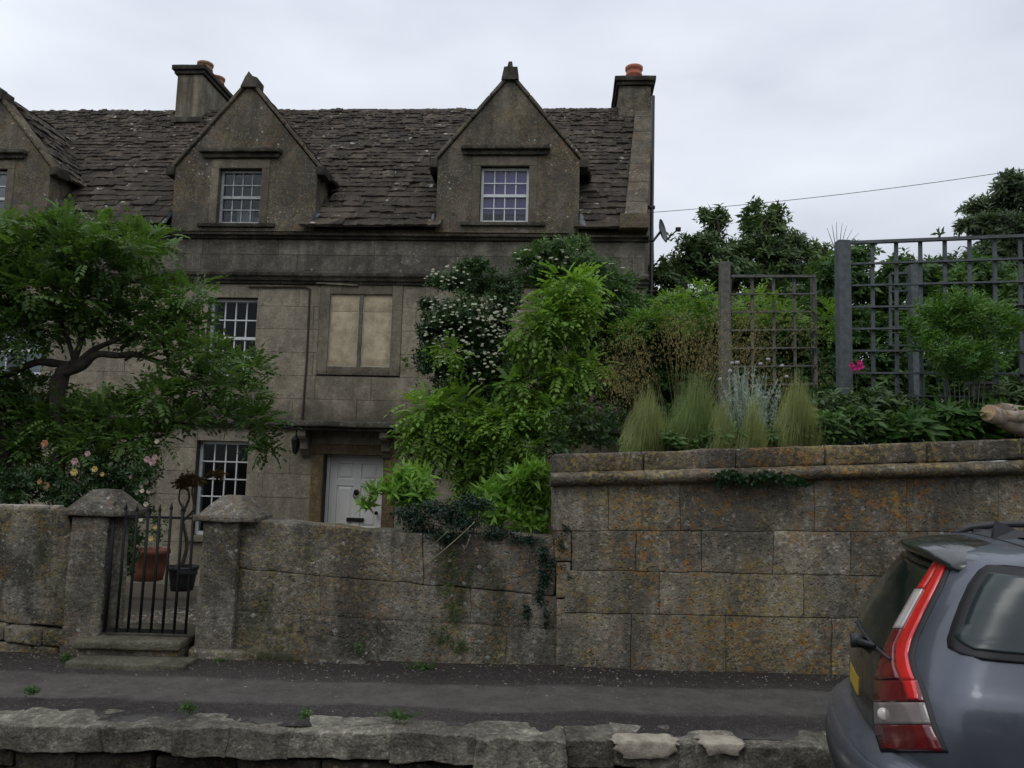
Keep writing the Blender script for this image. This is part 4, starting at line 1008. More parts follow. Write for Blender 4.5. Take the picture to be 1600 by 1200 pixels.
car = empty('parked_car', (CX, CY, CZ), 'slate blue estate car with tall red tail light parked at the kerb, seen from behind', 'car', rz=CYAW)
CR = Matrix.Rotation(-CYAW, 3, 'Z')
CL = 4.5
#   z,   rear,  front, halfwidth, superellipse depth rear
LV = [(.16, .16, 4.36, .80, .42), (.20, .07, 4.44, .85, .40), (.28, .025, 4.48, .875, .38), (.40, .005, 4.5, .885, .36), (.52, .0, 4.5, .888, .35), (.60, .012, 4.48, .89, .345), (.635, .05, 4.46, .89, .33), (.65, .085, 4.45, .89, .31),
      (.66, .115, 4.44, .89, .29), (.72, .112, 4.36, .892, .285), (.80, .115, 4.15, .892, .28), (.86, .122, 3.75, .888, .28), (.92, .132, 3.35, .878, .28), (.955, .142, 3.18, .865, .28), (.985, .152, 3.1, .85, .275),
      (1.05, .182, 2.98, .825, .27), (1.15, .232, 2.80, .79, .265), (1.25, .29, 2.62, .755, .26), (1.33, .345, 2.46, .725, .255), (1.385, .395, 2.3, .70, .25), (1.42, .43, 2.15, .678, .25), (1.445, .47, 2.0, .65, .25),
      (1.462, .53, 1.85, .60, .25), (1.475, .62, 1.7, .53, .25), (1.485, .78, 1.5, .42, .22), (1.49, 1.0, 1.3, .25, .12)]
def loop(z, xr, xf, w, dpt):
    pts = []; n = 16; p = 2.3
    for k in range(n + 1):            # rear end, far side to near side
        a = math.pi * k / n - math.pi / 2; c, s_ = math.cos(a), math.sin(a)
        px = abs(c) ** (2 / p); py = (abs(s_) ** (2 / p)) * (1 if s_ > 0 else -1)
        pts.append((xr + dpt * (1 - px), -py * w if False else -w * py, z))
    pts = pts[::-1]                   # now from y=-w ... to +w  reversed below
    near = [(xr + dpt + (xf - .5 - xr - dpt) * i / 12, 0, z) for i in range(1, 13)]
    ring = []
    for q in pts: ring.append(q)      # starts near side? sign handled by ordering
    y_end = ring[-1][1]
    ring += [(q[0], y_end, z) for q in near]
    for k in range(1, n + 1):
        a = math.pi * k / n - math.pi / 2; c, s_ = math.cos(a), math.sin(a)
        px = abs(c) ** (2 / p); py = (abs(s_) ** (2 / p)) * (1 if s_ > 0 else -1)
        ring.append((xf - .5 + .5 * px, -y_end * 0 + (-(py) * w if y_end > 0 else py * w), z))
    y0 = ring[0][1]
    ring += [(q[0], y0, z) for q in reversed(near)][1:]
    return ring
def lerp_levels(k):
    out = []
    for a, b in zip(LV[:-1], LV[1:]):
        for i in range(k): out.append(tuple(a[j] + (b[j] - a[j]) * i / k for j in range(5)))
    out.append(LV[-1]); return out
rings = [loop(*l) for l in lerp_levels(2)]
nr = len(rings[0]); vs = [p for r in rings for p in r]
fs = [(j * nr + i, j * nr + (i + 1) % nr, (j + 1) * nr + (i + 1) % nr, (j + 1) * nr + i) for j in range(len(rings) - 1) for i in range(nr)]
top = (len(rings) - 1) * nr
fs += [tuple(range(top, top + nr)), tuple(range(nr - 1, -1, -1))]
mb = MB().add(vs, fs); me = mb.mesh('body', True)
import bmesh
bm = bmesh.new(); bm.from_mesh(me); bmesh.ops.recalc_face_normals(bm, faces=bm.faces); bm.to_mesh(me)
bvh = BVHTree.FromBMesh(bm); bm.free()
link('body', me, m_car, car)
C0 = Vector((CX, CY, CZ))
def hit(px, py, off=.003):
    d = CR @ ray(px, py).normalized(); r = bvh.ray_cast(CR @ (EYE - C0), d)
    if r[0] is None: return None
    n = r[1] if r[1].dot(d) < 0 else -r[1]; return r[0] + n * off
def side_hit(x, z, off=.003, y0=-3):
    r = bvh.ray_cast(Vector((x, y0, z)), Vector((0, 1 if y0 < 0 else -1, 0)))
    if r[0] is None: return None
    n = r[1] if r[1].dot(Vector((0, 1, 0))) * (1 if y0 < 0 else -1) < 0 else -r[1]; return r[0] + n * off
def rear_hit(y, z, off=.003):
    r = bvh.ray_cast(Vector((-3, y, z)), Vector((1, 0, 0)))
    if r[0] is None: return None
    n = r[1] if r[1].x < 0 else -r[1]; return r[0] + n * off
def interp(tab, y):
    for (a, xa), (b, xb) in zip(tab[:-1], tab[1:]):
        if a <= y <= b: return xa + (xb - xa) * (y - a) / (b - a)
    return tab[-1][1] if y > tab[-1][0] else tab[0][1]
def patch(name, fn, left, right, y0, y1, ny, nx, off, mat, parent=car, thick=.012, smooth=True):
    """a shaped panel lying on the body; left/right give its outline by row"""
    vs = []; ok = True
    for j in range(ny + 1):
        y = y0 + (y1 - y0) * j / ny; a, b = interp(left, y), interp(right, y)
        for i in range(nx + 1):
            t = i / nx; h = fn(a + (b - a) * t, y, off)
            if h is None:
                h = fn(a + (b - a) * t * .98 + .01 * b, y, off) or (vs[-1] if vs else Vector((0, 0, 0)))
            vs.append(Vector(h))
    w = nx + 1; fs = [(j * w + i, j * w + i + 1, (j + 1) * w + i + 1, (j + 1) * w + i) for j in range(ny) for i in range(nx)]
    # skirt back to the body so that the panel has an edge
    me = MB().add(vs, fs).mesh(name, smooth); b2 = bmesh.new(); b2.from_mesh(me)
    bmesh.ops.remove_doubles(b2, verts=b2.verts, dist=.0003)
    be = [e for e in b2.edges if e.is_boundary]; r = bmesh.ops.extrude_edge_only(b2, edges=be)
    cen = Vector((2.2, 0, .8))
    for v in r['geom']:
        if isinstance(v, bmesh.types.BMVert): d = (Vector((max(.9, min(3.5, v.co.x)), 0, .8)) - v.co).normalized(); v.co += d * thick
    bmesh.ops.recalc_face_normals(b2, faces=b2.faces); b2.to_mesh(me); b2.free()
    return link(name, me, mat, parent)
# tail light: housing and lenses, outlines by picture row
TLo = [(866, 1492), (885, 1484), (920, 1469), (960, 1449), (1000, 1431), (1025, 1425), (1045, 1430), (1075, 1442), (1110, 1453), (1140, 1462), (1178, 1479)]
TLi = [(866, 1468), (885, 1455), (920, 1432), (960, 1409), (985, 1395), (1020, 1379), (1050, 1369), (1080, 1366), (1120, 1367), (1150, 1369), (1160, 1372), (1178, 1378)]
def pk(tab, d): return [(y, x + d) for y, x in tab]
tl = empty('tail_light', parent=car)
patch('light_housing', hit, pk(TLi, -1), pk(TLo, 4), 866, 1176, 50, 6, .004, m_rubber, tl)
TLm = [(870, 1478), (920, 1447), (985, 1412), (1010, 1400), (1040, 1400), (1065, 1410), (1085, 1420)]        # inner edge of the bright band
TLb = [(870, 1488), (920, 1464), (960, 1444), (1000, 1426), (1025, 1420), (1045, 1424), (1066, 1432)]
patch('bright_lens', hit, TLm, TLb, 870, 1064, 34, 4, .009, m_red, tl)
patch('top_lens', hit, pk(TLi, 2), pk(TLm, -.5), 872, 921, 10, 3, .0085, m_red, tl)
patch('reversing_lens', hit, pk(TLi, 1), pk(TLm, -1), 922, 983, 10, 4, .0095, m_wh, tl)
patch('brake_lens', hit, pk(TLi, 1.5), pk(TLm, -.5), 984, 1062, 14, 4, .0085, m_dred, tl)
patch('indicator_lens', hit, pk(TLi, 1.5), pk(TLo, -3), 1064, 1097, 8, 6, .0085, m_dred, tl)
patch('reflector_lens', hit, [(1063, 1412), (1104, 1424)], [(1063, 1432), (1104, 1441)], 1065, 1094, 8, 3, .0115, m_red, tl)
patch('clear_lens', hit, pk(TLi, 1.5), pk(TLo, -3), 1098, 1132, 8, 8, .0085, m_clr, tl)
patch('fog_lens', hit, pk(TLi, 1.5), pk(TLo, -3), 1133, 1173, 8, 6, .0085, m_dred, tl)
mb = MB(); h = hit(1385, 1116, .010); 
if h:
    dn = (CR @ (EYE - C0) - h).normalized(); mb.v = []; mb.lathe((0, 0, 0), [(.026, 0), (.024, -.005), (.014, -.009), (.001, -.011)], 14, 1)
    qt = dn.to_track_quat('-Y', 'Z'); mb.v = [tuple(qt @ Vector(p) + h) for p in mb.v]; mb.build('bulb_lens', m_wh, tl, True)
# quarter window: seal and glass in the side's own x,z
def poly_rows(pts_l, pts_r): return pts_l, pts_r
def sx(px, py):    # picture point -> side x,z
    h = hit(px, py, 0); return h.x, h.z
QL = [sx(1483, 1016), sx(1481, 1000), sx(1489, 975), sx(1500, 945), sx(1514, 915), sx(1530, 893), sx(1545, 883)]
QL = sorted([(z, x) for x, z in QL])
zlo, zhi = QL[0][0], QL[-1][0]
# round the two corners of the left end
def QR(x): return [(zlo - 1, x), (zhi + 1, x)]
patch('window_seal', side_hit, [(zlo - .012, QL[0][1] + .09), (zlo - .005, QL[0][1] + .035)] + QL + [(zhi + .004, QL[-1][1] + .045)], QR(1.52), zlo - .012, zhi + .004, 40, 40, .008, m_rubber)
QG = [(z, x + .032) for z, x in QL]
patch('quarter_window', side_hit, [(zlo + .012, QG[0][1] + .06), (zlo + .03, QG[0][1] + .005), (zlo + .05, QG[1][1] - .01)] + QG[2:-1] + [(zhi - .02, QG[-1][1] + .0)], QR(1.47), zlo + .018, zhi - .03, 36, 36, .012, m_cglass)
for k_, (xa, xb) in enumerate(((1.55, 2.38), (2.44, 3.0))):
    patch('window_seal', side_hit, QR(xa), [(zlo, xb + .1), (zhi, xb - .42 * k_)], zlo - .01, zhi + .0, 14, 14, .0035, m_rubber)
    patch('side_window', side_hit, QR(xa + .04), [(zlo, xb + .05), (zhi, xb - .5 * k_ - .04)], zlo + .03, zhi - .03, 14, 14, .006, m_cglass)
far = lambda x, z, off: side_hit(x, z, off, 3)
patch('side_window', far, QR(.62), QR(2.9), zlo + .03, zhi - .04, 14, 24, .006, m_cglass)
# black tailgate, its window, plate, badge, wiper
patch('tailgate', rear_hit, [(.60, -.50), (.95, -.52), (1.40, -.44)], [(.60, .58), (.95, .64), (1.40, .52)], .668, 1.385, 30, 20, .004, m_cblk2)
patch('rear_window', rear_hit, [(.98, -.49), (1.38, -.42)], [(.98, .57), (1.38, .48)], .985, 1.355, 20, 20, .008, m_rglass)
patch('number_plate', rear_hit, [(.70, -.06), (.85, -.06)], [(.70, .26), (.85, .26)], .735, .81, 2, 6, .007, simple('yellow_plate', (.42, .29, .035), .5, .1), thick=.012, smooth=False)
for i, y in enumerate((-.50, -.475, -.45)):
    patch('badge', rear_hit, [(.70, y), (.9, y)], [(.70, y + .015), (.9, y + .015)], .745, .765 + .008 * (i % 2), 1, 1, .007, m_chr, thick=.003)
mb = MB(); a = rear_hit(-.02, .965, .03); b = rear_hit(-.30, 1.00, .03); c = rear_hit(.42, 1.02, .018)
mb.lathe(a, [(.035, -.03), (.032, .02), (.012, .03)], 12, 0); mb.tube([a, (a + b) / 2 + Vector((-.012, 0, .0)), b], [.016, .014, .01], 7); mb.tube([rear_hit(-.48 + .1 * i, .99 + .002 * i, .012) for i in range(9)], .008, 5)
mb.build('rear_wiper', m_cblk, car, True)
# spoiler lip, roof rails, aerial fin, bumper strip, wheels
mb = MB()
vsp = []; n = 24
for i in range(n + 1):
    y = -.50 + 1.0 * i / n; x0 = .352 + .16 * (abs(y) / .6) ** 2.3
    for (dx, z) in ((.0, 1.400), (-.028, 1.425), (-.01, 1.445), (.14, 1.4745), (.26, 1.482 - .02 * (abs(y) / .6) ** 3), (.16, 1.40)): vsp.append((x0 + dx, y, z - .05 * (abs(y) / .5) ** 3))
mb.add(vsp, [(i * 6 + j, i * 6 + (j + 1) % 6, (i + 1) * 6 + (j + 1) % 6, (i + 1) * 6 + j) for i in range(n) for j in range(6)] + [(5, 4, 3, 2, 1, 0), tuple(n * 6 + j for j in range(6))])
mb.build('roof_spoiler', m_cblk2, car, True)
for sy in (-1, 1):
    mb = MB(); pts = []; rad = []
    for i in range(21):
        t = i / 20; x = .66 + 1.95 * t; pts.append((x, sy * (.585 - .01 * t), 1.475 + .062 * min(1, math.sin(min(t, 1 - t) * math.pi * 1.0) ** .35 * 1.0 + 0) - .03 * (2 * t - 1) ** 8)); rad.append(.018 if .04 < t < .96 else .010)
    mb.tube(pts, rad, 8); x_ = .78
    for x_ in (.84, 2.45): mb.box(x_ - .07, x_ + .07, sy * .585 - .018, sy * .585 + .018, 1.43, 1.49)
    mb.build('roof_rail', m_cblk, car, True)
mb = MB(); mb.add([(.70, -.022, 1.478), (.98, -.028, 1.485), (.98, .028, 1.485), (.70, .022, 1.478), (.715, 0, 1.565), (.80, 0, 1.525), (.76, -.009, 1.505), (.76, .009, 1.505)], [(0, 1, 5, 4), (2, 3, 4, 5), (1, 2, 5), (3, 0, 4), (0, 3, 2, 1)]); mb.build('aerial_fin', m_cblk, car)
patch('bumper', rear_hit, [(.16, -.80), (.65, -.80)], [(.16, .80), (.65, .80)], .22, .60, 10, 20, .006, m_car)
patch('bumper_strip', rear_hit, [(.4, -.7), (.6, -.7)], [(.4, .7), (.6, .7)], .44, .50, 3, 20, .014, m_cblk)
patch('door_seam', side_hit, QR(1.53), QR(1.537), .3, .93, 10, 1, .0012, m_rubber, thick=.004)
patch('tailgate_gap', lambda y, x, off: (lambda r: (r[0] + Vector((0, 0, off))) if r[0] else None)(bvh.ray_cast(Vector((x, y, 3)), Vector((0, 0, -1)))), [(.70, -.50), (.712, -.50)], [(.70, .50), (.712, .50)], .70, .712, 1, 24, .003, m_rubber, thick=.006)
patch('sill_trim', side_hit, [(.17, 1.2), (.3, 1.2)], [(.17, 3.2), (.3, 3.2)], .18, .27, 3, 12, .01, m_cblk)
for wx in (.95, 3.6):
    for sy in (-1, 1):
        w = empty('wheel', (wx, sy * .80, .265), parent=car)
        mb = MB(); mb.lathe((0, 0, 0), [(.20, -.10), (.29, -.10), (.315, -.07), (.32, 0), (.315, .07), (.29, .10), (.20, .10)], 28, 1); mb.build('tyre', m_rubber, w, True)
        mb = MB(); mb.lathe((0, 0, 0), [(.205, -.085), (.19, -.05), (.06, -.08), (.03, -.095)], 20, 1); mb.lathe((0, 0, 0), [(.205, .085), (.19, .05), (.06, .08), (.03, .095)], 20, 1); mb.build('rim', simple('alloy', (.4, .41, .42), .4, .1, 5, 0, .8) if wx < 1 and sy < 0 else bpy.data.materials['alloy'], w, True)
        mb = MB(); mb.lathe((wx, sy * .895, .30), [(.375, -.006), (.375, .004), (.32, .004)], 28, 1); mb.build('wheel_arch', m_rubber, car)
# ------------------------------------------------------------------ vegetation
def T(vs, fs): return np.array(vs, float), fs
def leaf_quads(base, d, n, L, W, fold=.15, pts=3):
    """one leaf: base point, direction, normal -> verts and faces"""
    base = np.array(base, float); d = np.array(d, float); d /= np.linalg.norm(d); n = np.array(n, float); n -= d * n.dot(d); n /= np.linalg.norm(n)
    s = np.cross(d, n)
    if pts == 2: return [base, base + d * L * .45 + s * W / 2, base + d * L - n * L * .12, base + d * L * .45 - s * W / 2], [(0, 1, 2, 3)]
    v = [base, base + d * L * .4 + s * W / 2 + n * W * fold, base + d * L * .42, base + d * L * .4 - s * W / 2 + n * W * fold, base + d * L - n * L * .15]
    return v, [(0, 1, 2), (2, 1, 4), (0, 2, 3), (2, 4, 3)]
def merge(parts):
    V, F = [], []
    for v, f in parts: b = len(V); V += list(v); F += [tuple(i + b for i in q) for q in f]
    return np.array(V), F
def pinnate(L=.22, pairs=5, ll=.055, lw=.02, droop=.5):
    pr = []
    for i in range(pairs + 1):
        t = (i + .7) / (pairs + 1); p = (L * t, 0, -droop * L * t * t)
        if i == pairs: pr.append(leaf_quads((L * .97, 0, -droop * L), (1, 0, -droop), (0, 0, 1), ll, lw, pts=2))
        else:
            for s in (-1, 1): pr.append(leaf_quads(p, (.55, s, -.25 - droop * t * .6), (0.1, 0, 1), ll * (1 - .25 * abs(t - .5)), lw, pts=2))
    return merge(pr)
def whorl(n=6, L=.09, W=.032, up=.5, seed=0, pts=3, stem=.1):
    r = random.Random(seed); pr = []
    for i in range(n):
        a = 2.4 * i + r.uniform(-.3, .3); t = (i + 1) / n; u = up * r.uniform(.4, 1.3); d = (u + .2, math.cos(a), math.sin(a)); l = L * r.uniform(.7, 1.15)
        nn = (1, -.5 * math.cos(a), -.5 * math.sin(a)); pr.append(leaf_quads((stem * (t - .9), 0, 0), d, nn, l, W * l / L, pts=pts))
    return merge(pr)
def flower_disc(r=.03, n=7, seed=0):
    v = [np.array((.004, 0, 0))]; rr = random.Random(seed)
    for i in range(n): a = 6.283 * i / n; q = r * rr.uniform(.75, 1.1); v.append(np.array((0, q * math.cos(a), q * math.sin(a))))
    return np.array(v), [(0, i + 1, (i + 1) % n + 1) for i in range(n)]
def scatter(name, tpls, pos, axis, size, tint, mat, parent=None, upb=.0, updir=(0, 0, 1)):
    """leaf sprigs (template x axis = axis) at pos; template z is kept as far up as it goes"""
    pos = np.asarray(pos); axis = np.asarray(axis); axis = axis / np.linalg.norm(axis, axis=1)[:, None]
    upv = np.tile(np.array(updir, float), (len(pos), 1)) + RG.normal(0, .25, (len(pos), 3))
    b = np.cross(upv, axis); b /= np.linalg.norm(b, axis=1)[:, None] + 1e-9; c = np.cross(axis, b)
    which = RG.integers(0, len(tpls), len(pos)); VV, CT, LT, TI = [], [], [], []; off = 0; FV = []
    for k, (tv, tf) in enumerate(tpls):
        ix = np.where(which == k)[0]
        if len(ix) == 0: continue
        R_ = np.stack([axis[ix], b[ix], c[ix]], axis=2)      # columns
        pts = np.einsum('nij,vj->nvi', R_, tv) * size[ix][:, None, None] + pos[ix][:, None, :]
        nv = tv.shape[0]; VV.append(pts.reshape(-1, 3))
        flat = np.concatenate([np.array(f) for f in tf]); ln = np.array([len(f) for f in tf])
        FV.append((flat[None, :] + (np.arange(len(ix)) * nv)[:, None] + off).reshape(-1)); LT.append(np.tile(ln, len(ix))); TI.append(np.repeat(tint[ix], len(tf)))
        off += nv * len(ix)
    V = np.concatenate(VV); F = np.concatenate(FV); L_ = np.concatenate(LT); TT = np.concatenate(TI)
    if parent is not None: V = V - np.array(parent.matrix_basis.translation)
    me = bpy.data.meshes.new(name); me.vertices.add(len(V)); me.vertices.foreach_set('co', V.astype(np.float32).ravel())
    me.loops.add(len(F)); me.loops.foreach_set('vertex_index', F.astype(np.int32)); me.polygons.add(len(L_))
    me.polygons.foreach_set('loop_start', (np.cumsum(L_) - L_).astype(np.int32)); me.update(calc_edges=True)
    at = me.attributes.new('tint', 'FLOAT', 'FACE'); at.data.foreach_set('value', TT.astype(np.float32))
    return link(name, me, mat, parent)
def clump_points(cl, D, dens, depth=.9, dj=.35, shell=.45, upw=.5, droop=0.0):
    """cl: (px, py, rx, ry[, tint[, D]]) -> sprig positions spread through rounded masses"""
    Ps, Ax, Ti = [], [], []
    for q in cl:
        px, py, rx, ry = q[:4]; tn = q[4] if len(q) > 4 else .5; d = (q[5] if len(q) > 5 else D) + RG.uniform(-dj, dj)
        c = np.array(P(px, py, d)); s = scl(d); r = np.array([rx * s, min(rx, ry * 1.6) * s * depth, ry * s])
        n = max(6, int(dens * (rx * s) * (ry * s) * 3.14 * 4))
        v = RG.normal(0, 1, (n, 3)); v /= np.linalg.norm(v, axis=1)[:, None]
        rad = (shell + (1 - shell) * RG.random(n)) * (1 + .22 * RG.normal(0, 1, n) * (RG.random(n) > .7))
        # lumpy outline
        lump = np.array([noise.noise(Vector((float(a[0]) * 1.7 + px, float(a[1]) * 1.7 + py, float(a[2]) * 1.7))) for a in v]); rad *= 1 + .55 * lump
        Ps.append(c + v * rad[:, None] * r); a = v * np.array([1, 1, 1]) + RG.normal(0, .45, (n, 3)); a[:, 2] += upw; a[:, 2] -= droop * RG.random(n); Ax.append(a)
        Ti.append(np.clip(tn + RG.normal(0, .16, n), 0, .92))
    return np.concatenate(Ps), np.concatenate(Ax), np.concatenate(Ti)
def plant(name, label, cat, base_px, D, base_z, cl, dens, tpls, mat, size=1.0, sj=.25, group=None, part='foliage', **k):
    b = P(base_px[0], base_px[1], D); b.z = base_z; t = empty(name, b, label, cat, group)
    p, a, ti = clump_points(cl, D, dens, **k); sz = size * RG.uniform(1 - sj, 1 + sj, len(p))
    scatter(part, tpls, p, a, sz, ti, mat, t); return t
def branches(t, lines, mat, name='branch', D=8, n=6, rs=1.0):
    """lines: [(px,py,radius m[,D]), ...]"""
    for ln in lines:
        pts = []; rad = []
        for i, q in enumerate(ln):
            d = q[3] if len(q) > 3 else D; pts.append(P(q[0], q[1], d) - t.location); rad.append(q[2] * rs)
        # smooth and roughen the line
        sm, sr = [], []
        for i in range(len(pts) - 1):
            for k in range(5):
                f = k / 5; p0 = pts[max(i - 1, 0)]; p1_, p2_ = pts[i], pts[i + 1]; p3 = pts[min(i + 2, len(pts) - 1)]
                q = .5 * ((2 * p1_) + (-p0 + p2_) * f + (2 * p0 - 5 * p1_ + 4 * p2_ - p3) * f * f + (-p0 + 3 * p1_ - 3 * p2_ + p3) * f ** 3)
                r = rad[i] + (rad[i + 1] - rad[i]) * f; sm.append(q + noise.noise_vector(q * 4) * r * 1.1); sr.append(r * (1 + .2 * noise.noise(q * 9)))
        sm.append(pts[-1]); sr.append(rad[-1]); mb = MB(); mb.tube(sm, sr, n); mb.build(name, mat, t, True)
G = lambda *a: a
l_wist = leafm('wisteria_leaf', (.04, .085, .022), (.14, .24, .06))
l_dark = leafm('dark_glossy_leaf', (.024, .062, .02), (.085, .15, .045), rough=.4, trans=.2)
l_mid = leafm('mid_green_leaf', (.04, .10, .028), (.15, .25, .07))
l_lime = leafm('lime_leaf', (.07, .15, .025), (.26, .42, .08), trans=.4)
l_brt = leafm('bright_shrub_leaf', (.08, .19, .025), (.24, .42, .07), accent=(.33, .30, .08), trans=.35)
l_tree = leafm('tree_leaf', (.055, .10, .04), (.16, .23, .08), trans=.25)
l_cot = leafm('cotoneaster_leaf', (.010, .032, .020), (.032, .062, .036), rough=.55, trans=.1)
l_ivy = leafm('ivy_leaf', (.010, .032, .012), (.035, .08, .022), rough=.4, trans=.15)
l_flow = leafm('cream_flower', (.34, .37, .25), (.55, .56, .42), rough=.7)
l_grass = leafm('feather_grass', (.12, .17, .05), (.46, .47, .22), trans=.35, rough=.8)
l_oat = leafm('golden_oat', (.26, .20, .085), (.50, .41, .20), trans=.4, rough=.7)
l_silv = leafm('silver_leaf', (.26, .33, .28), (.52, .60, .53), rough=.8, trans=.2)
l_brown = leafm('bronze_leaf', (.08, .045, .018), (.17, .11, .04), rough=.45)
m_pink = simple('pink_petal', (.50, .32, .31), .8, .2, 20); m_cream = simple('cream_petal', (.62, .56, .44), .8, .15, 20); m_yel = simple('yellow_petal', (.60, .46, .16), .8, .2, 20); m_ora = simple('apricot_petal', (.42, .2, .11), .8, .2, 20); m_mag = simple('magenta_petal', (.60, .03, .22), .7, .2, 20); m_wp = simple('white_petal', (.75, .75, .72), .8, .1)
TP = [pinnate(.17, 4, .070, .036, .45), pinnate(.13, 3, .070, .036, .25), pinnate(.20, 5, .066, .033, .7)]
TW = [whorl(6, .085, .034, .5, i) for i in range(4)]; TS = [whorl(7, .05, .022, .5, i + 9, 2, .08) for i in range(4)]; TT_ = [whorl(8, .024, .011, .6, i + 20, 2, .07) for i in range(3)]
TB = [whorl(7, .12, .04, .7, i + 30, 3, .12) for i in range(4)]
# --- the wisteria tree over the left of the garden
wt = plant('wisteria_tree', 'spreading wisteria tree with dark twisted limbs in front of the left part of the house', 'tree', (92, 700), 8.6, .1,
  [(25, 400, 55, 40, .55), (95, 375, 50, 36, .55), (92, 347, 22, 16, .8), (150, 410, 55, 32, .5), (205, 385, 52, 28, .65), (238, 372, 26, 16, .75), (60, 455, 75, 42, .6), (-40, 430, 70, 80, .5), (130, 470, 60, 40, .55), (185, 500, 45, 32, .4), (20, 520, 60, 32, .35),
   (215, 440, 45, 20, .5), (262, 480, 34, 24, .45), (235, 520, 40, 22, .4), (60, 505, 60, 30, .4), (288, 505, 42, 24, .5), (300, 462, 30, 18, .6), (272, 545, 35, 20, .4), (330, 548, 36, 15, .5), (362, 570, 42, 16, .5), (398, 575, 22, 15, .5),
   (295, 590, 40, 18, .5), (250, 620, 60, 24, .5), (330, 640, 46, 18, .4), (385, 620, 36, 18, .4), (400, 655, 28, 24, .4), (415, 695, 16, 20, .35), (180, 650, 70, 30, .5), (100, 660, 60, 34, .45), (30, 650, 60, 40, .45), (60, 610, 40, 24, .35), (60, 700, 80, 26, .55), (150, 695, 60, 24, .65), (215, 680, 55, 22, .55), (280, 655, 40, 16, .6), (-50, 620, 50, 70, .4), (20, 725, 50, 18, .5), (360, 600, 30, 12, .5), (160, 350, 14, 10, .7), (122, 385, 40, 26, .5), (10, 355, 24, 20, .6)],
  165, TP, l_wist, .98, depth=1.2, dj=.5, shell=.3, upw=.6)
branches(wt, [[(88, 960, .13), (92, 760, .12), (92, 640, .115), (100, 590, .11), (112, 572, .09)], [(104, 585, .10), (135, 565, .07), (170, 552, .05), (235, 560, .04), (300, 590, .03), (350, 620, .02)],
  [(110, 572, .075), (70, 565, .06), (35, 575, .055), (0, 590, .05), (-60, 600, .04)], [(112, 575, .06), (150, 545, .045), (195, 528, .035), (250, 535, .03), (262, 558, .022), (290, 600, .015)],
  [(115, 570, .055), (128, 520, .04), (126, 470, .03), (140, 420, .022), (160, 380, .014)], [(2, 610, .07), (6, 700, .075), (8, 960, .08)], [(120, 572, .04), (95, 500, .03), (60, 440, .022), (40, 400, .015)],
  [(195, 562, .02), (240, 540, .018), (262, 520, .012), (280, 480, .009)], [(126, 470, .02), (180, 450, .014), (240, 430, .008), (262, 425, .005)], [(300, 590, .016), (345, 640, .012), (395, 660, .008), (415, 690, .005)], [(85, 700, .05), (140, 660, .03), (230, 655, .018), (330, 668, .009)]], m_bark, 'branch', 8.6, 8, rs=.72)
# --- climbing rose below it
rose = plant('rose_bush', 'dark leaved rose bush with pink, cream and yellow blooms behind the left garden wall', 'rose bush', (160, 760), 8.2, .2,
  [(170, 735, 60, 42, .35), (70, 750, 60, 34, .35), (225, 740, 30, 36, .35), (215, 790, 22, 34, .3), (20, 765, 40, 24, .3), (120, 775, 60, 28, .3), (195, 770, 40, 34, .3), (205, 850, 18, 50, .3), (-50, 740, 50, 40, .3)], 260, TS, l_dark, 1.0, dj=.3)
def bloom(t, px, py, D, r, mat, name='rose_flower'):
    c = P(px, py, D) - t.location; mb = MB(); k = 0
    for ring, (rr, z, n) in enumerate(((1, -.2, 6), (.75, .1, 5), (.45, .35, 4))):
        for i in range(n):
            a = 6.283 * i / n + ring; d = Vector((math.cos(a), -.4 + z * -.9, math.sin(a))); s_ = Vector((-math.sin(a), 0, math.cos(a)))
            p0 = c + Vector((0, -z * r * .5, 0)); mb.add([p0, p0 + d * r * rr * .7 + s_ * r * rr * .45, p0 + d * r * rr, p0 + d * r * rr * .7 - s_ * r * rr * .45], [(0, 1, 2, 3)])
    mb.build(name, mat, t)
for x, y, r, m in ((230, 718, .045, m_pink), (238, 722, .05, m_pink), (242, 715, .04, m_pink), (228, 753, .04, m_pink), (117, 721, .05, m_pink), (137, 709, .04, m_pink), (70, 693, .05, m_ora), (72, 759, .05, m_ora), (62, 753, .035, m_ora), (116, 738, .05, m_yel), (148, 733, .04, m_yel), (160, 741, .03, m_yel), (214, 770, .03, m_cream), (222, 767, .03, m_cream), (232, 768, .03, m_cream), (221, 760, .025, m_cream), (228, 788, .035, m_cream), (220, 812, .03, m_cream), (243, 824, .03, m_yel), (236, 842, .035, m_yel), (205, 745, .03, m_pink), (184, 829, .03, m_yel), (245, 690, .03, m_cream)):
    bloom(rose, x, y, 7.85 + random.uniform(-.1, .1), r * .8, m)
# --- pots and the bronze succulent behind the gate
def potg(px, py_rim, py_bot, wpx, D, mat, name, label, cat='plant pot'):
    a, b = P(px, py_rim, D), P(px, py_bot, D); r = wpx * scl(D) / 2; h = a.z - b.z; t = empty(name, b, label, cat)
    mb = MB(); mb.lathe((0, 0, 0), [(r * .70, 0), (r * .78, h * .3), (r * .90, h * .84), (r * .99, h * .86), (r, h * .99), (r * .9, h), (r * .86, h * .86)], 26); mb.build('pot_body', mat, t, True)
    mb = MB(); mb.lathe((0, 0, 0), [(r * .87, h * .85), (.01, h * .9)], 16); mb.build('soil', m_soil, t); return t, a
tp, ta = potg(231, 858, 906, 60, 10.6, m_terra, 'terracotta_pot', 'large terracotta pot on the gravel seen through the iron gate')
bp, ba = potg(284, 884, 922, 46, 8.8, m_pipe, 'black_pot', 'black plant pot holding the tall bronze succulent behind the gate')
tpl = empty('leafy_pot_plant', ta, 'low green plant growing in the terracotta pot behind the gate', 'plant')
p_, a_, t_ = clump_points([(231, 842, 30, 14, .4), (245, 820, 20, 20, .4)], 10.6, 60, dj=.1); scatter('foliage', TS, p_, a_, np.full(len(p_), 1.1), t_, l_mid, tpl)
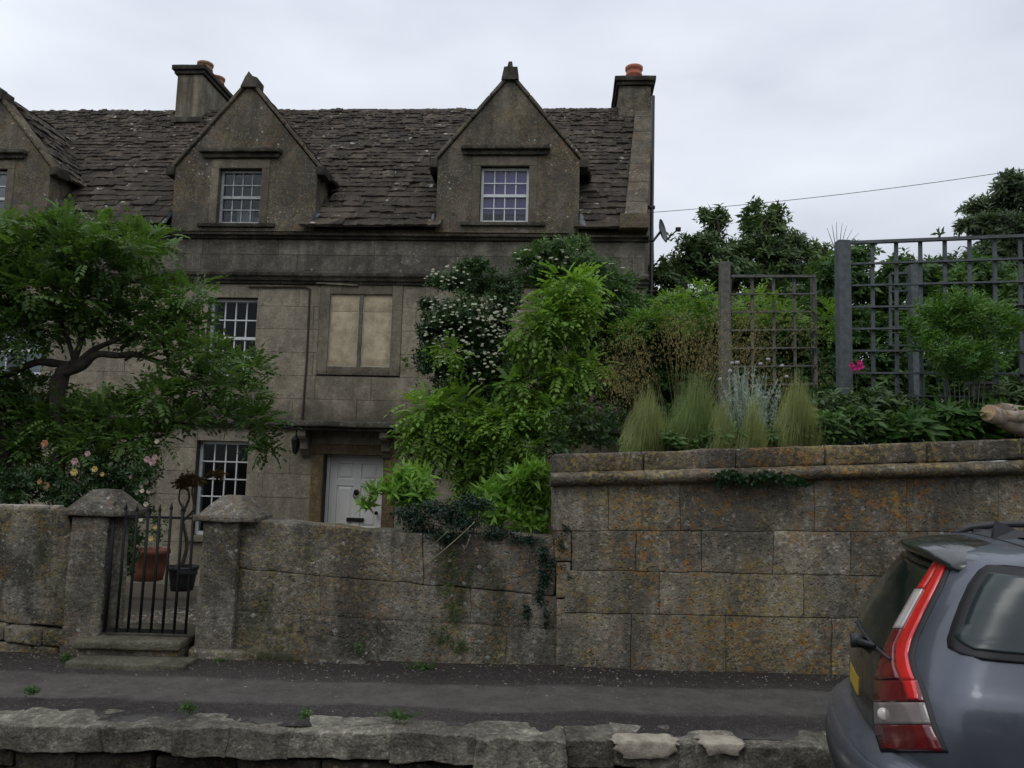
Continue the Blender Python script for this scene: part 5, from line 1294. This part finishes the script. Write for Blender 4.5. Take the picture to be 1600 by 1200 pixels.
sc_ = empty('bronze_succulent', ba, 'tall bronze leaved succulent on bare branching stems in the black pot', 'plant')
branches(sc_, [[(284, 884, .025), (292, 850, .02), (286, 810, .018), (296, 780, .015), (291, 758, .012)], [(286, 815, .014), (304, 795, .012), (300, 765, .011), (312, 752, .009), (338, 742, .008)], [(291, 800, .012), (280, 780, .01), (284, 750, .009)]], m_twig, 'stem', 8.8)
p_, a_, t_ = clump_points([(291, 748, 15, 7, .5), (303, 752, 18, 7, .6), (341, 740, 10, 6, .6), (283, 757, 10, 5, .5)], 8.8, 500, dj=.02, upw=.3); scatter('leaves', TW, p_, a_, np.full(len(p_), .8), t_, l_brown, sc_)
# --- shrubs in front of the right part of the house
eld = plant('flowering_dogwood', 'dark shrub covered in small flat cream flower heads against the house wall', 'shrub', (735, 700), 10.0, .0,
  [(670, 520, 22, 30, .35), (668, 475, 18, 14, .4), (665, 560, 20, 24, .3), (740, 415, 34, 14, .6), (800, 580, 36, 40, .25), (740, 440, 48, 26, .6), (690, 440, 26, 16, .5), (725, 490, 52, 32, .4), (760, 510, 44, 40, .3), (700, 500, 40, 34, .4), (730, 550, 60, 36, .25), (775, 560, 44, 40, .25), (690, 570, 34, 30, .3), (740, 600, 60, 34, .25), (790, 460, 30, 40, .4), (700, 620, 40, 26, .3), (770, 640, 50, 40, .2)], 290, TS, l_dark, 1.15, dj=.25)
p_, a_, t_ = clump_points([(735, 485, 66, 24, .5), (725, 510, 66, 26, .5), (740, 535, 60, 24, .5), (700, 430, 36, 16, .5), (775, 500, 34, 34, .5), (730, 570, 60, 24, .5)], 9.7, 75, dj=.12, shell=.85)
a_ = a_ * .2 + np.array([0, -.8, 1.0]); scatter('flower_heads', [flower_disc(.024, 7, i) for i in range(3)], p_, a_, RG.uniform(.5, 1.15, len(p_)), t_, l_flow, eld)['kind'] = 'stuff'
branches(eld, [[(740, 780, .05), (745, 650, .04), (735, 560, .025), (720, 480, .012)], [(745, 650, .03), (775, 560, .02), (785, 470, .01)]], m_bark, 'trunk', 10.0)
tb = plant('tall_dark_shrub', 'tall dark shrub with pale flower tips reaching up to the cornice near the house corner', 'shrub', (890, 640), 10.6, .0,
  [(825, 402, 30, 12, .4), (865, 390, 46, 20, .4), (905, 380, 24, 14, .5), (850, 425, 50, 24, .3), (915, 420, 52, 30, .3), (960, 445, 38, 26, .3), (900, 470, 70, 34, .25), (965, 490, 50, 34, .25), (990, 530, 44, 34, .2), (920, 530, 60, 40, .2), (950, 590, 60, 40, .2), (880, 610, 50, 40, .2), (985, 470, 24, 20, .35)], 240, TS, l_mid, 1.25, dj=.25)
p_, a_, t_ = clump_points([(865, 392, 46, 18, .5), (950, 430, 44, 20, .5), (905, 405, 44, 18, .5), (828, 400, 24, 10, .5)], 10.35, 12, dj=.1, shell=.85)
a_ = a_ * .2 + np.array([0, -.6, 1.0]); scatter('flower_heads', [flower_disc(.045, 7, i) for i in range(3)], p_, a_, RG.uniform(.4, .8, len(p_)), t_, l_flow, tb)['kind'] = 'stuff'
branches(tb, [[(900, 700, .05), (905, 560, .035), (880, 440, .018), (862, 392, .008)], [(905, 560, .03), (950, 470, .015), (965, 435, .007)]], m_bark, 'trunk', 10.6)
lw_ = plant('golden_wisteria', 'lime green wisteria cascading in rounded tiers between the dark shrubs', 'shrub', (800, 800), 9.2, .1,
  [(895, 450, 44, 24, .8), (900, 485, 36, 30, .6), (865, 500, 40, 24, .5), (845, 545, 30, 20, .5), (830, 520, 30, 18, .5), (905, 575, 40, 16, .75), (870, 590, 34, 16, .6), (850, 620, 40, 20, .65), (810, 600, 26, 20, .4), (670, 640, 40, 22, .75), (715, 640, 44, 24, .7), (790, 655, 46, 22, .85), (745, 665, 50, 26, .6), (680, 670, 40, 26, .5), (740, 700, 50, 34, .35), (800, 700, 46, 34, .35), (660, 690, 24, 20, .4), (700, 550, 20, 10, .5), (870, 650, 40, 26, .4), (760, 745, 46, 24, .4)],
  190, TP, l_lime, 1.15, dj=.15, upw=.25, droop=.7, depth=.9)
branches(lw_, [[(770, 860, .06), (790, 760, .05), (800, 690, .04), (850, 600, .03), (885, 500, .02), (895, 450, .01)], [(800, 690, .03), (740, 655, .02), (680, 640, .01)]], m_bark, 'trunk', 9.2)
plant('laurel_shrub', 'rounded mid green shrub with red tinged leaves at the left end of the tall wall', 'shrub', (915, 690), 8.0, 1.6,
  [(910, 660, 46, 24, .45), (870, 690, 40, 26, .4), (940, 680, 34, 22, .4), (900, 640, 30, 16, .6), (955, 650, 26, 22, .4), (890, 720, 34, 20, .3)], 120, [whorl(6, .06, .028, .5, i) for i in range(3)], leafm('reddish_leaf', (.02, .055, .016), (.075, .12, .03), accent=(.22, .12, .03), trans=.25), 1.0, dj=.1)
plant('bright_shrub', 'bright green leafy shrub top showing over the low wall right of the white door', 'shrub', (640, 800), 7.2, .2,
  [(640, 742, 30, 20, .8), (620, 760, 28, 18, .7), (660, 765, 28, 20, .6), (640, 780, 30, 16, .5), (585, 768, 14, 6, .7), (570, 785, 10, 6, .9)], 130, [whorl(7, .13, .034, .8, i + 30, 3, .12) for i in range(4)], l_brt, .9, dj=.06, upw=.9)
br = plant('overhanging_shrub', 'bright large leaved shrub hanging over the wall corner beside the tall wall', 'shrub', (810, 800), 6.75, .6,
  [(770, 765, 28, 16, .6), (815, 745, 34, 14, .6), (840, 740, 22, 20, .7), (790, 785, 40, 20, .55), (835, 780, 28, 24, .5), (820, 815, 26, 16, .6), (775, 808, 24, 14, .45), (745, 790, 20, 12, .5), (850, 815, 14, 16, .5)], 150, TB, l_brt, .95, dj=.08, upw=.2, droop=.5)
plant('cotoneaster', 'fine leaved dark cotoneaster spilling over the top of the low wall', 'shrub', (690, 815), 6.42, .9,
  [(690, 795, 52, 16, .5), (650, 810, 40, 16, .5), (720, 815, 46, 18, .4), (660, 830, 36, 12, .4), (740, 840, 30, 12, .3), (780, 835, 36, 14, .3), (700, 838, 40, 10, .3), (630, 800, 24, 10, .6), (820, 842, 24, 10, .3), (740, 785, 40, 14, .4)], 520, TT_, l_cot, 1.2, dj=.07, depth=.8, upw=.3)
for i, ln in enumerate(([(742, 815, .004), (705, 850, .004), (662, 885, .003)], [(735, 835, .003), (730, 850, .003), (724, 860, .003)], [(700, 830, .003), (672, 856, .002), (660, 878, .002)])):
    t = empty('dry_stalk', P(ln[0][0], ln[0][1], 6.4), ['long pale dry stalk hanging out of the cotoneaster over the low wall', 'short dry stalk hanging out of the cotoneaster', 'thin dry stalk beside the long one under the cotoneaster'][i], 'stalk', 'dry stalks on the low wall'); branches(t, [ln], simple('straw', (.30, .26, .18), .8) if i == 0 else bpy.data.materials['straw'], 'stalk', 6.3, 4)
# --- trellises in the upper garden
def timber(mb, a, b, w, h): mb.bar(a, b, w, h)
def trellis(label, corners, nv, nh, post_specs, mat, lath=.035):
    """corners: (px,py,D) of top left, top right, bottom left, bottom right"""
    c = [P(*q) for q in corners]; t = empty('trellis_panel', Vector((c[2].x, c[2].y, TZ)), label, 'trellis'); o = t.location
    for i in range(nv + 1):
        f = i / nv; a = c[0].lerp(c[1], f); b = c[2].lerp(c[3], f); mb = MB(); off = Vector((0, .012, 0)); mb.bar(a - o + off, b - o + off, lath, .018); mb.build('upright_lath', mat, t)
    for j in range(nh + 1):
        f = j / nh; a = c[0].lerp(c[2], f); b = c[1].lerp(c[3], f); mb = MB(); off = Vector((0, -.012, 0)); w = lath * (1.3 if j == 0 else 1); mb.bar(a - o + off, b - o + off, w, .018 if j else .03); mb.build('cross_lath', mat, t)
    for (px, py, D, w) in post_specs:
        a = P(px, py, D); z0 = TZ - .1; mb = MB(); mb.box(a.x - w / 2 - o.x, a.x + w / 2 - o.x, a.y - w / 2 - o.y, a.y + w / 2 - o.y, z0 - o.z, a.z - o.z); mb.build('post', mat, t)
    return t
trellis('large grey painted trellis panel behind the leafy shrub at the right', [(1327, 380, 7.62), (1760, 363, 7.05), (1329, 652, 7.62), (1765, 662, 7.05)], 11, 8, [(1316, 377, 7.6, .115), (1740, 360, 7.05, .1)], m_trel)
trellis('lower weathered trellis panel standing behind the tall seed heads', [(1141, 432, 9.2), (1272, 432, 9.9), (1141, 602, 9.2), (1275, 600, 9.9)], 4, 6, [(1132, 410, 9.2, .11), (1271, 436, 9.95, .06)], m_trel2)
trellis('short far trellis piece glimpsed through the big trellis', [(1392, 428, 9.9), (1420, 427, 9.9), (1392, 540, 9.9), (1420, 540, 9.9)], 1, 4, [(1427, 415, 9.85, .13)], m_trel)
trellis('small low trellis end half hidden in the shrubs near the house corner', [(1022, 489, 11.2), (1062, 488, 11.2), (1022, 600, 11.2), (1062, 600, 11.2)], 1, 3, [(1018, 486, 11.2, .13)], m_trel2)
# --- trees and hedge behind
bt = plant('garden_tree', 'bushy dark green tree rising behind the lower trellis against the sky', 'tree', (1130, 640), 14.0, 1.7,
  [(1122, 345, 18, 24, .5), (1205, 345, 26, 26, .5), (1170, 350, 16, 22, .5), (1190, 392, 60, 26, .4), (1100, 385, 44, 26, .4), (1235, 385, 40, 24, .5), (1275, 395, 26, 16, .5), (1070, 420, 40, 30, .35), (1140, 420, 60, 34, .3), (1220, 425, 60, 34, .35), (1290, 420, 30, 24, .4), (1100, 335, 10, 14, .6), (1180, 322, 12, 10, .6), (1040, 430, 26, 22, .35), (1285, 455, 30, 30, .3), (1015, 470, 24, 30, .3), (1060, 470, 40, 30, .3), (1120, 470, 40, 30, .3), (1180, 470, 40, 30, .3), (1240, 470, 40, 30, .3)], 130, [whorl(7, .11, .045, .5, i, 3, .12) for i in range(4)], l_tree, 1.1, dj=.4)
branches(bt, [[(1150, 700, .12), (1150, 520, .10), (1140, 430, .06), (1125, 370, .03), (1118, 335, .012)], [(1145, 450, .06), (1180, 390, .035), (1200, 345, .015)], [(1150, 500, .06), (1220, 430, .035), (1270, 395, .012)]], m_bark, 'branch', 14.0)
hg = plant('hedge', 'dense mixed hedge of dark and yellow green leaves behind the trellises', 'hedge', (1300, 680), 10.6, 1.7,
  [(1010 + i * 42, 500 + j * 48, 40, 36, .12 + .1 * (i % 2), 12.0) for i in range(8) for j in range(4)] + [(1300 + i * 38, 430 + (i % 3) * 14, 34, 34, .3 + .1 * (i % 3)) for i in range(0, 9)] + [(1290 + i * 45, 500 + (i % 2) * 16, 44, 44, .35) for i in range(9)] + [(1280 + i * 50, 585 + (i % 2) * 14, 50, 50, .3) for i in range(9)] +
  [(1280 + i * 46, 660 + (i % 2) * 10, 46, 34, .3) for i in range(9)] + [(1020 + i * 44, 660, 46, 36, .3) for i in range(6)] + [(1050 + i * 44, 520 + (i % 2) * 20, 42, 44, .4) for i in range(6)] + [(1030 + i * 50, 610, 50, 44, .3) for i in range(6)] + [(1340, 400, 30, 20, .45), (1400, 415, 20, 16, .4)], 260, TW, l_mid, 1.15, dj=.4, depth=.9)
ac = plant('golden_climber', 'yellow green shrub tops between the house corner and the lower trellis', 'shrub', (1060, 640), 9.9, 1.7,
  [(1045, 470, 26, 14, .8), (1090, 462, 34, 16, .6), (1110, 490, 30, 20, .6), (1070, 500, 40, 20, .7), (1010, 505, 36, 20, .5), (980, 520, 26, 18, .4), (1180, 480, 40, 26, .7), (1220, 500, 36, 24, .7), (1300, 500, 16, 40, .5)], 200, [pinnate(.13, 4, .045, .02, .4), pinnate(.10, 3, .05, .022, .3)], l_lime, 1.0, dj=.25)
rt = plant('far_tree', 'tall grey green tree at the right edge rising above the big trellis', 'tree', (1620, 640), 17.0, 1.7,
  [(1590, 300, 50, 26, .5), (1540, 325, 36, 20, .5), (1570, 360, 60, 34, .4), (1640, 340, 60, 60, .4), (1520, 350, 26, 14, .5), (1600, 410, 70, 44, .35), (1540, 400, 36, 26, .4), (1470, 420, 40, 24, .35), (1700, 420, 60, 80, .35), (1500, 450, 50, 30, .35), (1580, 278, 20, 12, .5), (1590, 470, 70, 40, .3), (1660, 530, 60, 50, .3)], 75, [whorl(8, .14, .05, .5, i, 2, .15) for i in range(3)], leafm('grey_green_leaf', (.06, .095, .055), (.15, .20, .11)), 1.2, dj=.5)
branches(rt, [[(1640, 700, .2), (1630, 500, .16), (1605, 400, .1), (1580, 330, .05), (1585, 285, .02)], [(1625, 470, .09), (1560, 400, .05), (1525, 350, .02)]], m_bark, 'branch', 17.0)
tw = empty('bare_twiggy_shrub', P(1312, 640, 11) * 1, 'thin bare twigs sticking up above the hedge left of the big trellis post', 'shrub')
branches(tw, [[(1312, 420, .01), (1310 + dx * .4, 385, .006), (1310 + dx, 345 + abs(dx) * .6, .002)] for dx in (-18, -10, -3, 6, 13, 22, 32)], m_twig, 'twig', 11, 4)
# --- leafy shrub in front of the big trellis
ls = plant('tall_leafy_perennial', 'rounded fresh green perennial on many stems in front of the big trellis', 'shrub', (1500, 680), 7.0, TZ,
  [(1500, 470, 44, 22, .7), (1460, 485, 36, 22, .6), (1545, 485, 40, 22, .6), (1500, 500, 60, 30, .5), (1440, 520, 30, 24, .5), (1570, 520, 24, 24, .5), (1480, 545, 50, 26, .4), (1540, 550, 40, 26, .4), (1505, 575, 46, 22, .35), (1425, 500, 16, 12, .5), (1590, 500, 14, 14, .5)], 230, [whorl(9, .06, .015, .7, i, 2, .14) for i in range(4)], leafm('perennial_leaf', (.045, .12, .02), (.15, .29, .055)), 1.0, dj=.15, upw=.9)
branches(ls, [[(1495 + i * 6, 685, .006), (1490 + i * 8, 600, .005), (1470 + i * 14, 500, .003)] for i in range(-3, 7)], m_stem, 'stem', 7.0, 5)
# --- border plants along the wall top
for nme, lab, cl, mat, tp_, dn, sz, D in (
  ('border_plant', 'dark low leafy border plants right of the feather grasses behind the wall coping', [(1300, 665, 34, 22, .5), (1340, 660, 36, 22, .4), (1290, 680, 40, 14, .4), (1380, 670, 34, 20, .4)], l_mid, TW, 150, 1.0, 6.95),
  ('broad_leaved_plant', 'broad bright green leaves below the tall perennial at the wall top', [(1430, 665, 34, 20, .6), (1480, 655, 34, 20, .5), (1520, 662, 36, 18, .5), (1400, 680, 30, 12, .5), (1560, 650, 20, 14, .5)], leafm('lush_leaf', (.03, .085, .018), (.08, .17, .035)), [whorl(6, .17, .05, .5, i, 3, .05) for i in range(3)], 80, 1.0, 6.9),
  ('low_border_foliage', 'low green leaves filling in between the grass tufts', [(1000, 695, 30, 14, .4), (1050, 690, 24, 16, .5), (1110, 685, 30, 16, .5), (1150, 685, 26, 18, .5), (1200, 684, 30, 14, .5), (1250, 680, 26, 14, .5)], l_mid, TW, 200, .8, 6.85),
  ('dark_border_mass', 'dark leafy growth at the foot of the trellis and hedge', [(1350, 630, 40, 26, .3), (1400, 640, 40, 22, .3), (1290, 635, 40, 26, .3), (1600, 620, 40, 30, .3), (1560, 620, 30, 20, .3), (1640, 650, 60, 30, .4)], l_tree, TW, 110, 1.0, 7.3)):
    plant(nme, lab, 'plant', (cl[0][0], 690), D, TZ, cl, dn * 2.4, tp_, mat, sz, dj=.08, upw=.7)
# grasses
def blades(n, base_r, top_r, h, w, seed, droop=.25, lean=0, segs=5, full=True):
    r = np.random.default_rng(seed); V = []; F = []; TI = []
    for i in range(n):
        a = r.uniform(0, 6.283); q = math.sqrt(r.random()); b = np.array([math.cos(a) * q * base_r, math.sin(a) * q * base_r, 0]) * .5; hh = h * ((1.05 - .45 * q * q) * r.uniform(.6, 1.05) if full else r.uniform(.8, 1.1))
        a2 = a + r.normal(0, .5); dv = np.array([math.cos(a2), math.sin(a2), 0]); sd = np.array([-math.sin(a + 1), math.cos(a + 1), 0]); k0 = len(V); dr_ = droop * r.random(); ln_ = lean * r.uniform(.3, 1.4)
        for k in range(segs + 1):
            t = k / segs; rr_ = top_r * q * (math.sin(t * 2.2) if full else t ** 1.6) * max(.2, r.normal(1, .22))
            p = b + dv * rr_ + np.array([ln_ * t * t, 0, hh * (t - dr_ * t ** 4)]); ww = w * (1 - .85 * t)
            V += [p - sd * ww, p + sd * ww]
        F += [(k0 + 2 * k, k0 + 2 * k + 1, k0 + 2 * k + 3, k0 + 2 * k + 2) for k in range(segs)]; TI += [min(1, max(0, .05 + .75 * (k / segs) ** 1.3 + r.normal(0, .18))) for k in range(segs)]
    return V, F, TI
def grass(px, py, D, hpx, rpx, label, n=1100, seed=0, mat=None, group='feather grass tufts on the wall top', lean=0, name='feather_grass'):
    b = P(px, py, D); b.z = TZ + .02; h = P(px, py - hpx, D).z - b.z; t = empty(name, b, label, 'grass tuft', group); s_ = scl(D)
    V, F, TI = blades(n, rpx * s_ * .7, rpx * s_ * .75, h, .0024, seed, .14, RG.uniform(.02, .13)); me = bpy.data.meshes.new('blades'); me.from_pydata([tuple(v) for v in V], [], F)
    at = me.attributes.new('tint', 'FLOAT', 'FACE'); at.data.foreach_set('value', TI); link('blades', me, mat or l_grass, t); return t
grass(1005, 700, 6.85, 100, 34, 'leftmost feather grass tuft on the wall top', 2600, 1)
grass(1082, 698, 6.95, 118, 40, 'wide green feather grass tuft left of the silver plant', 2600, 2, leafm('green_feather_grass', (.09, .15, .045), (.34, .42, .17), trans=.35, rough=.8))
grass(1118, 700, 6.75, 86, 20, 'small thin feather grass tuft in front of the silver plant at its left', 1300, 3)
grass(1168, 697, 6.75, 84, 20, 'small thin feather grass tuft in front of the silver plant at its middle', 1300, 4)
grass(1240, 694, 6.85, 116, 34, 'rightmost feather grass tuft, tall and tawny at the top', 2600, 5)
# golden oats: arching stems with airy hanging spikelets
oat = empty('golden_oat_grass', P(1060, 690, 7.6) * 1, 'airy golden oat grass with long stems and hanging seed heads', 'grass'); oat.location.z = TZ
V, F, TI = blades(420, .22, .75, .75, .0035, 9, .6, 0, 5, False); me = bpy.data.meshes.new('blades'); me.from_pydata([tuple(v) for v in V], [], F); at = me.attributes.new('tint', 'FLOAT', 'FACE'); at.data.foreach_set('value', [x * .4 for x in TI]); link('blades', me, l_mid, oat)
rr = random.Random(4); mb = MB(); ps, ax, sz = [], [], []
for i in range(80):
    tx, ty = rr.choice([(rr.uniform(940, 990), rr.uniform(500, 600)), (rr.uniform(990, 1120), rr.uniform(470, 570)), (rr.uniform(1110, 1290), rr.uniform(470, 590)), (rr.uniform(1050, 1260), rr.uniform(455, 540))])
    D_ = 7.6 + rr.uniform(-.4, .5); a = P(1060 + rr.uniform(-12, 12), 690, 7.6) ; a.z = TZ; b = P(tx, ty, D_)
    pts = [a.lerp(b, t) + Vector((0, 0, .22 * math.sin(t * math.pi) * abs(b.x - a.x))) for t in (0, .2, .4, .6, .8, 1)]
    mb.tube([p - oat.location for p in pts], [.0028, .0025, .002, .0018, .0015, .001], 3)
    for k in range(70):
        t = rr.uniform(.0, 1); c = pts[4].lerp(pts[5], t) if rr.random() < .6 else pts[5]; o_ = Vector((rr.gauss(0, .07), rr.gauss(0, .07), rr.uniform(-.26, .02)))
        ps.append(tuple(c + o_)); ax.append((rr.gauss(0, .35), rr.gauss(0, .35), -1)); sz.append(rr.uniform(.6, 1.3))
mb.build('stems', simple('oat_stem', (.13, .12, .05), .8), oat)
scatter('seed_heads', [merge([leaf_quads((0, 0, 0), (1, .12, 0), (0, 0, 1), .022, .004, pts=2), leaf_quads((0, 0, 0), (1, -.2, .1), (0, 1, 0), .026, .003, pts=2)])], ps, ax, np.array(sz), RG.random(len(ps)) * .9, l_oat, oat)['kind'] = 'stuff'
# silver plant
sv = empty('silver_plant', P(1168, 690, 7.0) * 1, 'silver grey woolly plant with upright stems and tiny white flowers', 'plant'); sv.location.z = TZ
ps, ax, sz = [], [], []; mb = MB(); rr = random.Random(6); fl_ = []
for i in range(110):
    tx = rr.gauss(1166, 30); ty = rr.uniform(566, 640) + abs(tx - 1166) * .25; b = P(tx, ty, 7.05 + rr.uniform(-.15, .15)); a = sv.location + Vector((rr.uniform(-.14, .14), rr.uniform(-.1, .1), 0)); m_ = a.lerp(b, .6) + Vector((0, 0, .03))
    mb.tube([a - sv.location, m_ - sv.location, b - sv.location], [.003, .003, .002], 4); fl_.append(b)
    for k in range(14):
        t = .35 + .65 * k / 14; p = a.lerp(m_, t / .6) if t < .6 else m_.lerp(b, (t - .6) / .4); ps.append(tuple(p)); ax.append((rr.gauss(0, .5), rr.gauss(0, .5), 1)); sz.append(rr.uniform(.7, 1.2) * (1.2 - .6 * t))
mb.build('stems', simple('silver_stem', (.30, .35, .30), .9), sv)
scatter('leaves', [whorl(4, .055, .015, .7, i, 2, .02) for i in range(3)], ps, ax, np.array(sz), RG.random(len(ps)) * .9, l_silv, sv)
for x, y in ((1144, 567), (1152, 566), (1188, 568), (1200, 561), (1222, 571), (1229, 588), (1141, 579), (1125, 592)): 
    c = P(x, y, 6.85) - sv.location; mb = MB(); v, f = flower_disc(.022, 8, x); mb.add([c + Vector((p[1], -p[0] - .3 * p[2], p[2] * .6)) for p in v], f); mb.build('white_flower', m_wp, sv)
# magenta flowers, bird box, log
mf_ = empty('pink_flower_stem', P(1338, 600, 7.45) * 1, 'magenta flowers on a thin stem against the big trellis post', 'flower'); 
branches(mf_, [[(1340, 640, .003), (1338, 600, .003), (1334, 570, .002)], [(1338, 600, .002), (1344, 570, .002)]], m_stem, 'stem', 7.45, 4)
for x, y in ((1331, 571), (1334, 576), (1343, 567), (1346, 573), (1341, 575)): bloom(mf_, x, y, 7.42, .03, m_mag, 'magenta_flower')
bb = empty('bird_box', P(1532, 625, 7.35) * 1, 'small weathered timber box with a sloping roof against the trellis', 'box'); s_ = scl(7.35)
MB().box(-13 * s_, 13 * s_, -.06, .06, 0, 24 * s_).build('box_body', m_trel2, bb); mb = MB(); mb.prism([(-16 * s_, 24 * s_), (17 * s_, 24 * s_), (17 * s_, 27 * s_), (-16 * s_, 31 * s_)], -.09, .08); mb.build('box_roof', m_trel2, bb)
lg = empty('cut_log', P(1590, 668, 6.75) * 1, 'pale forked cut log lying on the wall top at the right edge', 'log')
def logpiece(a, b, r, nme='log_limb'):
    a, b = P(*a) - lg.location, P(*b) - lg.location; mb = MB(); n = 14; pts = [a.lerp(b, i / 8) + noise.noise_vector(a.lerp(b, i / 8) * 6) * .012 for i in range(9)]; mb.tube(pts, [r * (1 + .08 * noise.noise(Vector((i, r, 0)))) for i in range(9)], n); mb.build(nme, m_logbark, lg, True)
    d = (a - b).normalized(); mb = MB(); mb.tube([pts[0] + d * .001, pts[0] + d * .006], r * .9, 14); mb.build('sawn_face', m_cut, lg)
logpiece((1545, 645, 6.6), (1640, 690, 6.95), .075); logpiece((1558, 637, 6.75), (1660, 655, 6.9), .055); logpiece((1572, 650, 6.62), (1680, 650, 6.8), .05)
# ivy and creepers on the walls
def creeper(name, label, cl, D, dens, tpl, mat, sz, cat='ivy'):
    t = empty(name, P(cl[0][0], cl[0][1], D) * 1, label, cat); p, a, ti = clump_points(cl, D, dens, dj=.01, depth=.25, upw=0); a = a * .5 + np.array([0, -.9, -.3]); scatter('foliage', tpl, p, a, sz * RG.uniform(.7, 1.2, len(p)), ti, mat, t, updir=(0, -.6, 1)); return t
TI_ = [whorl(4, .035, .028, .3, i, 3, .03) for i in range(3)]
creeper('ivy', 'clump of ivy hanging from the moulding of the tall wall', [(1135, 745, 22, 9, .4), (1165, 750, 24, 10, .5), (1200, 745, 22, 9, .5), (1235, 752, 20, 9, .4), (1253, 756, 12, 6, .4), (1125, 755, 12, 6, .4), (1180, 757, 12, 7, .4)], Y2 - .12, 500, TI_, l_ivy, 1.0)
creeper('creeping_ivy', 'dark creeper trailing down the joint between the low wall and the tall wall', [(885, 828, 8, 10, .4), (878, 850, 8, 16, .4), (868, 880, 14, 12, .4), (852, 900, 14, 24, .35), (845, 930, 9, 20, .3), (824, 960, 6, 20, .3), (855, 965, 6, 20, .3), (850, 870, 10, 20, .4), (890, 900, 6, 8, .4)], Y2 - .01, 430, TT_, l_cot, 1.2)
creeper('wall_moss', 'soft green weedy growth in the middle of the low wall', [(705, 880, 10, 20, .5), (700, 920, 12, 16, .5), (706, 960, 14, 24, .4), (690, 990, 24, 20, .3), (560, 1012, 14, 14, .4), (720, 1010, 30, 14, .3), (735, 900, 8, 20, .3)], Y2 + .005, 260, TT_, l_wist, .8, 'weed')
creeper('wall_fern', 'tiny fern growing on the house wall beside the blocked window', [(632, 562, 7, 4, .5), (636, 570, 4, 5, .5)], 12.25, 400, TT_, l_mid, 1.4, 'plant')
# weeds on the pavement edge
for i, (px, py, rx, D, lab) in enumerate(((50, 1082, 18, 5.25, 'dark weed tuft on the pavement at the far left'), (293, 1108, 16, 5.0, 'leafy weed growing behind the edging stones left of centre'), (478, 1118, 14, 4.95, 'small weed in the kerb crack right of the leafy one'),
     (625, 1120, 26, 5.0, 'low strip of green weeds along the kerb stones in the middle'), (345, 1040, 10, 6.2, 'tiny weed at the foot of the right gate pillar'), (105, 1030, 12, 6.1, 'green weed beside the lower stone step'), (660, 1046, 24, 6.2, 'thin weeds at the base of the low wall'))):
    t = empty('weed', P(px, py, D), lab, 'weed', 'weeds along the pavement'); t.location.z = pz(t.location.x, D)
    p, a, ti = clump_points([(px, py - 5, rx, 8, .4)], D, 900, dj=.02, depth=.6, upw=.8); p[:, 2] = np.maximum(p[:, 2], pz(t.location.x, D) + .004); scatter('foliage', TT_, p, a, RG.uniform(.6, 1.1, len(p)), ti, l_mid, t)
# unseen trees added behind the viewer to darken the windows' reflections
for i, (x, y, h, r) in enumerate(((-13, -15, 8.5, 4.2), (-6, -17, 9.5, 4.5), (1, -16, 8.5, 4.2), (8, -17, 10, 4.6), (15, -15, 8.5, 4.2))):
    t = empty('unseen_tree', (x, y, -.7), ['leftmost', 'second', 'middle', 'fourth', 'rightmost'][i] + ' unseen broad tree added behind the viewer to darken window reflections', 'tree', 'unseen trees added for the window reflections')
    n = 4500; v = RG.normal(0, 1, (n, 3)); v /= np.linalg.norm(v, axis=1)[:, None]; rad = (.6 + .4 * RG.random(n)) * (1 + .3 * np.array([noise.noise(Vector(q) * 2 + Vector((i * 5, 0, 0))) for q in v]))
    p = np.array([x, y, h * .52]) + v * rad[:, None] * np.array([r, r * .8, h * .5]); scatter('crown', [whorl(8, .6, .30, .5, k, 2, .5) for k in range(2)], p, v + RG.normal(0, .5, (n, 3)), RG.uniform(.7, 1.3, n), RG.random(n) * .8, l_tree, t)
    mb = MB(); mb.tube([(0, 0, 0), (.1, 0, h * .3), (0, .1, h * .7)], [.3, .22, .08], 9); mb.build('trunk', m_bark, t, True)
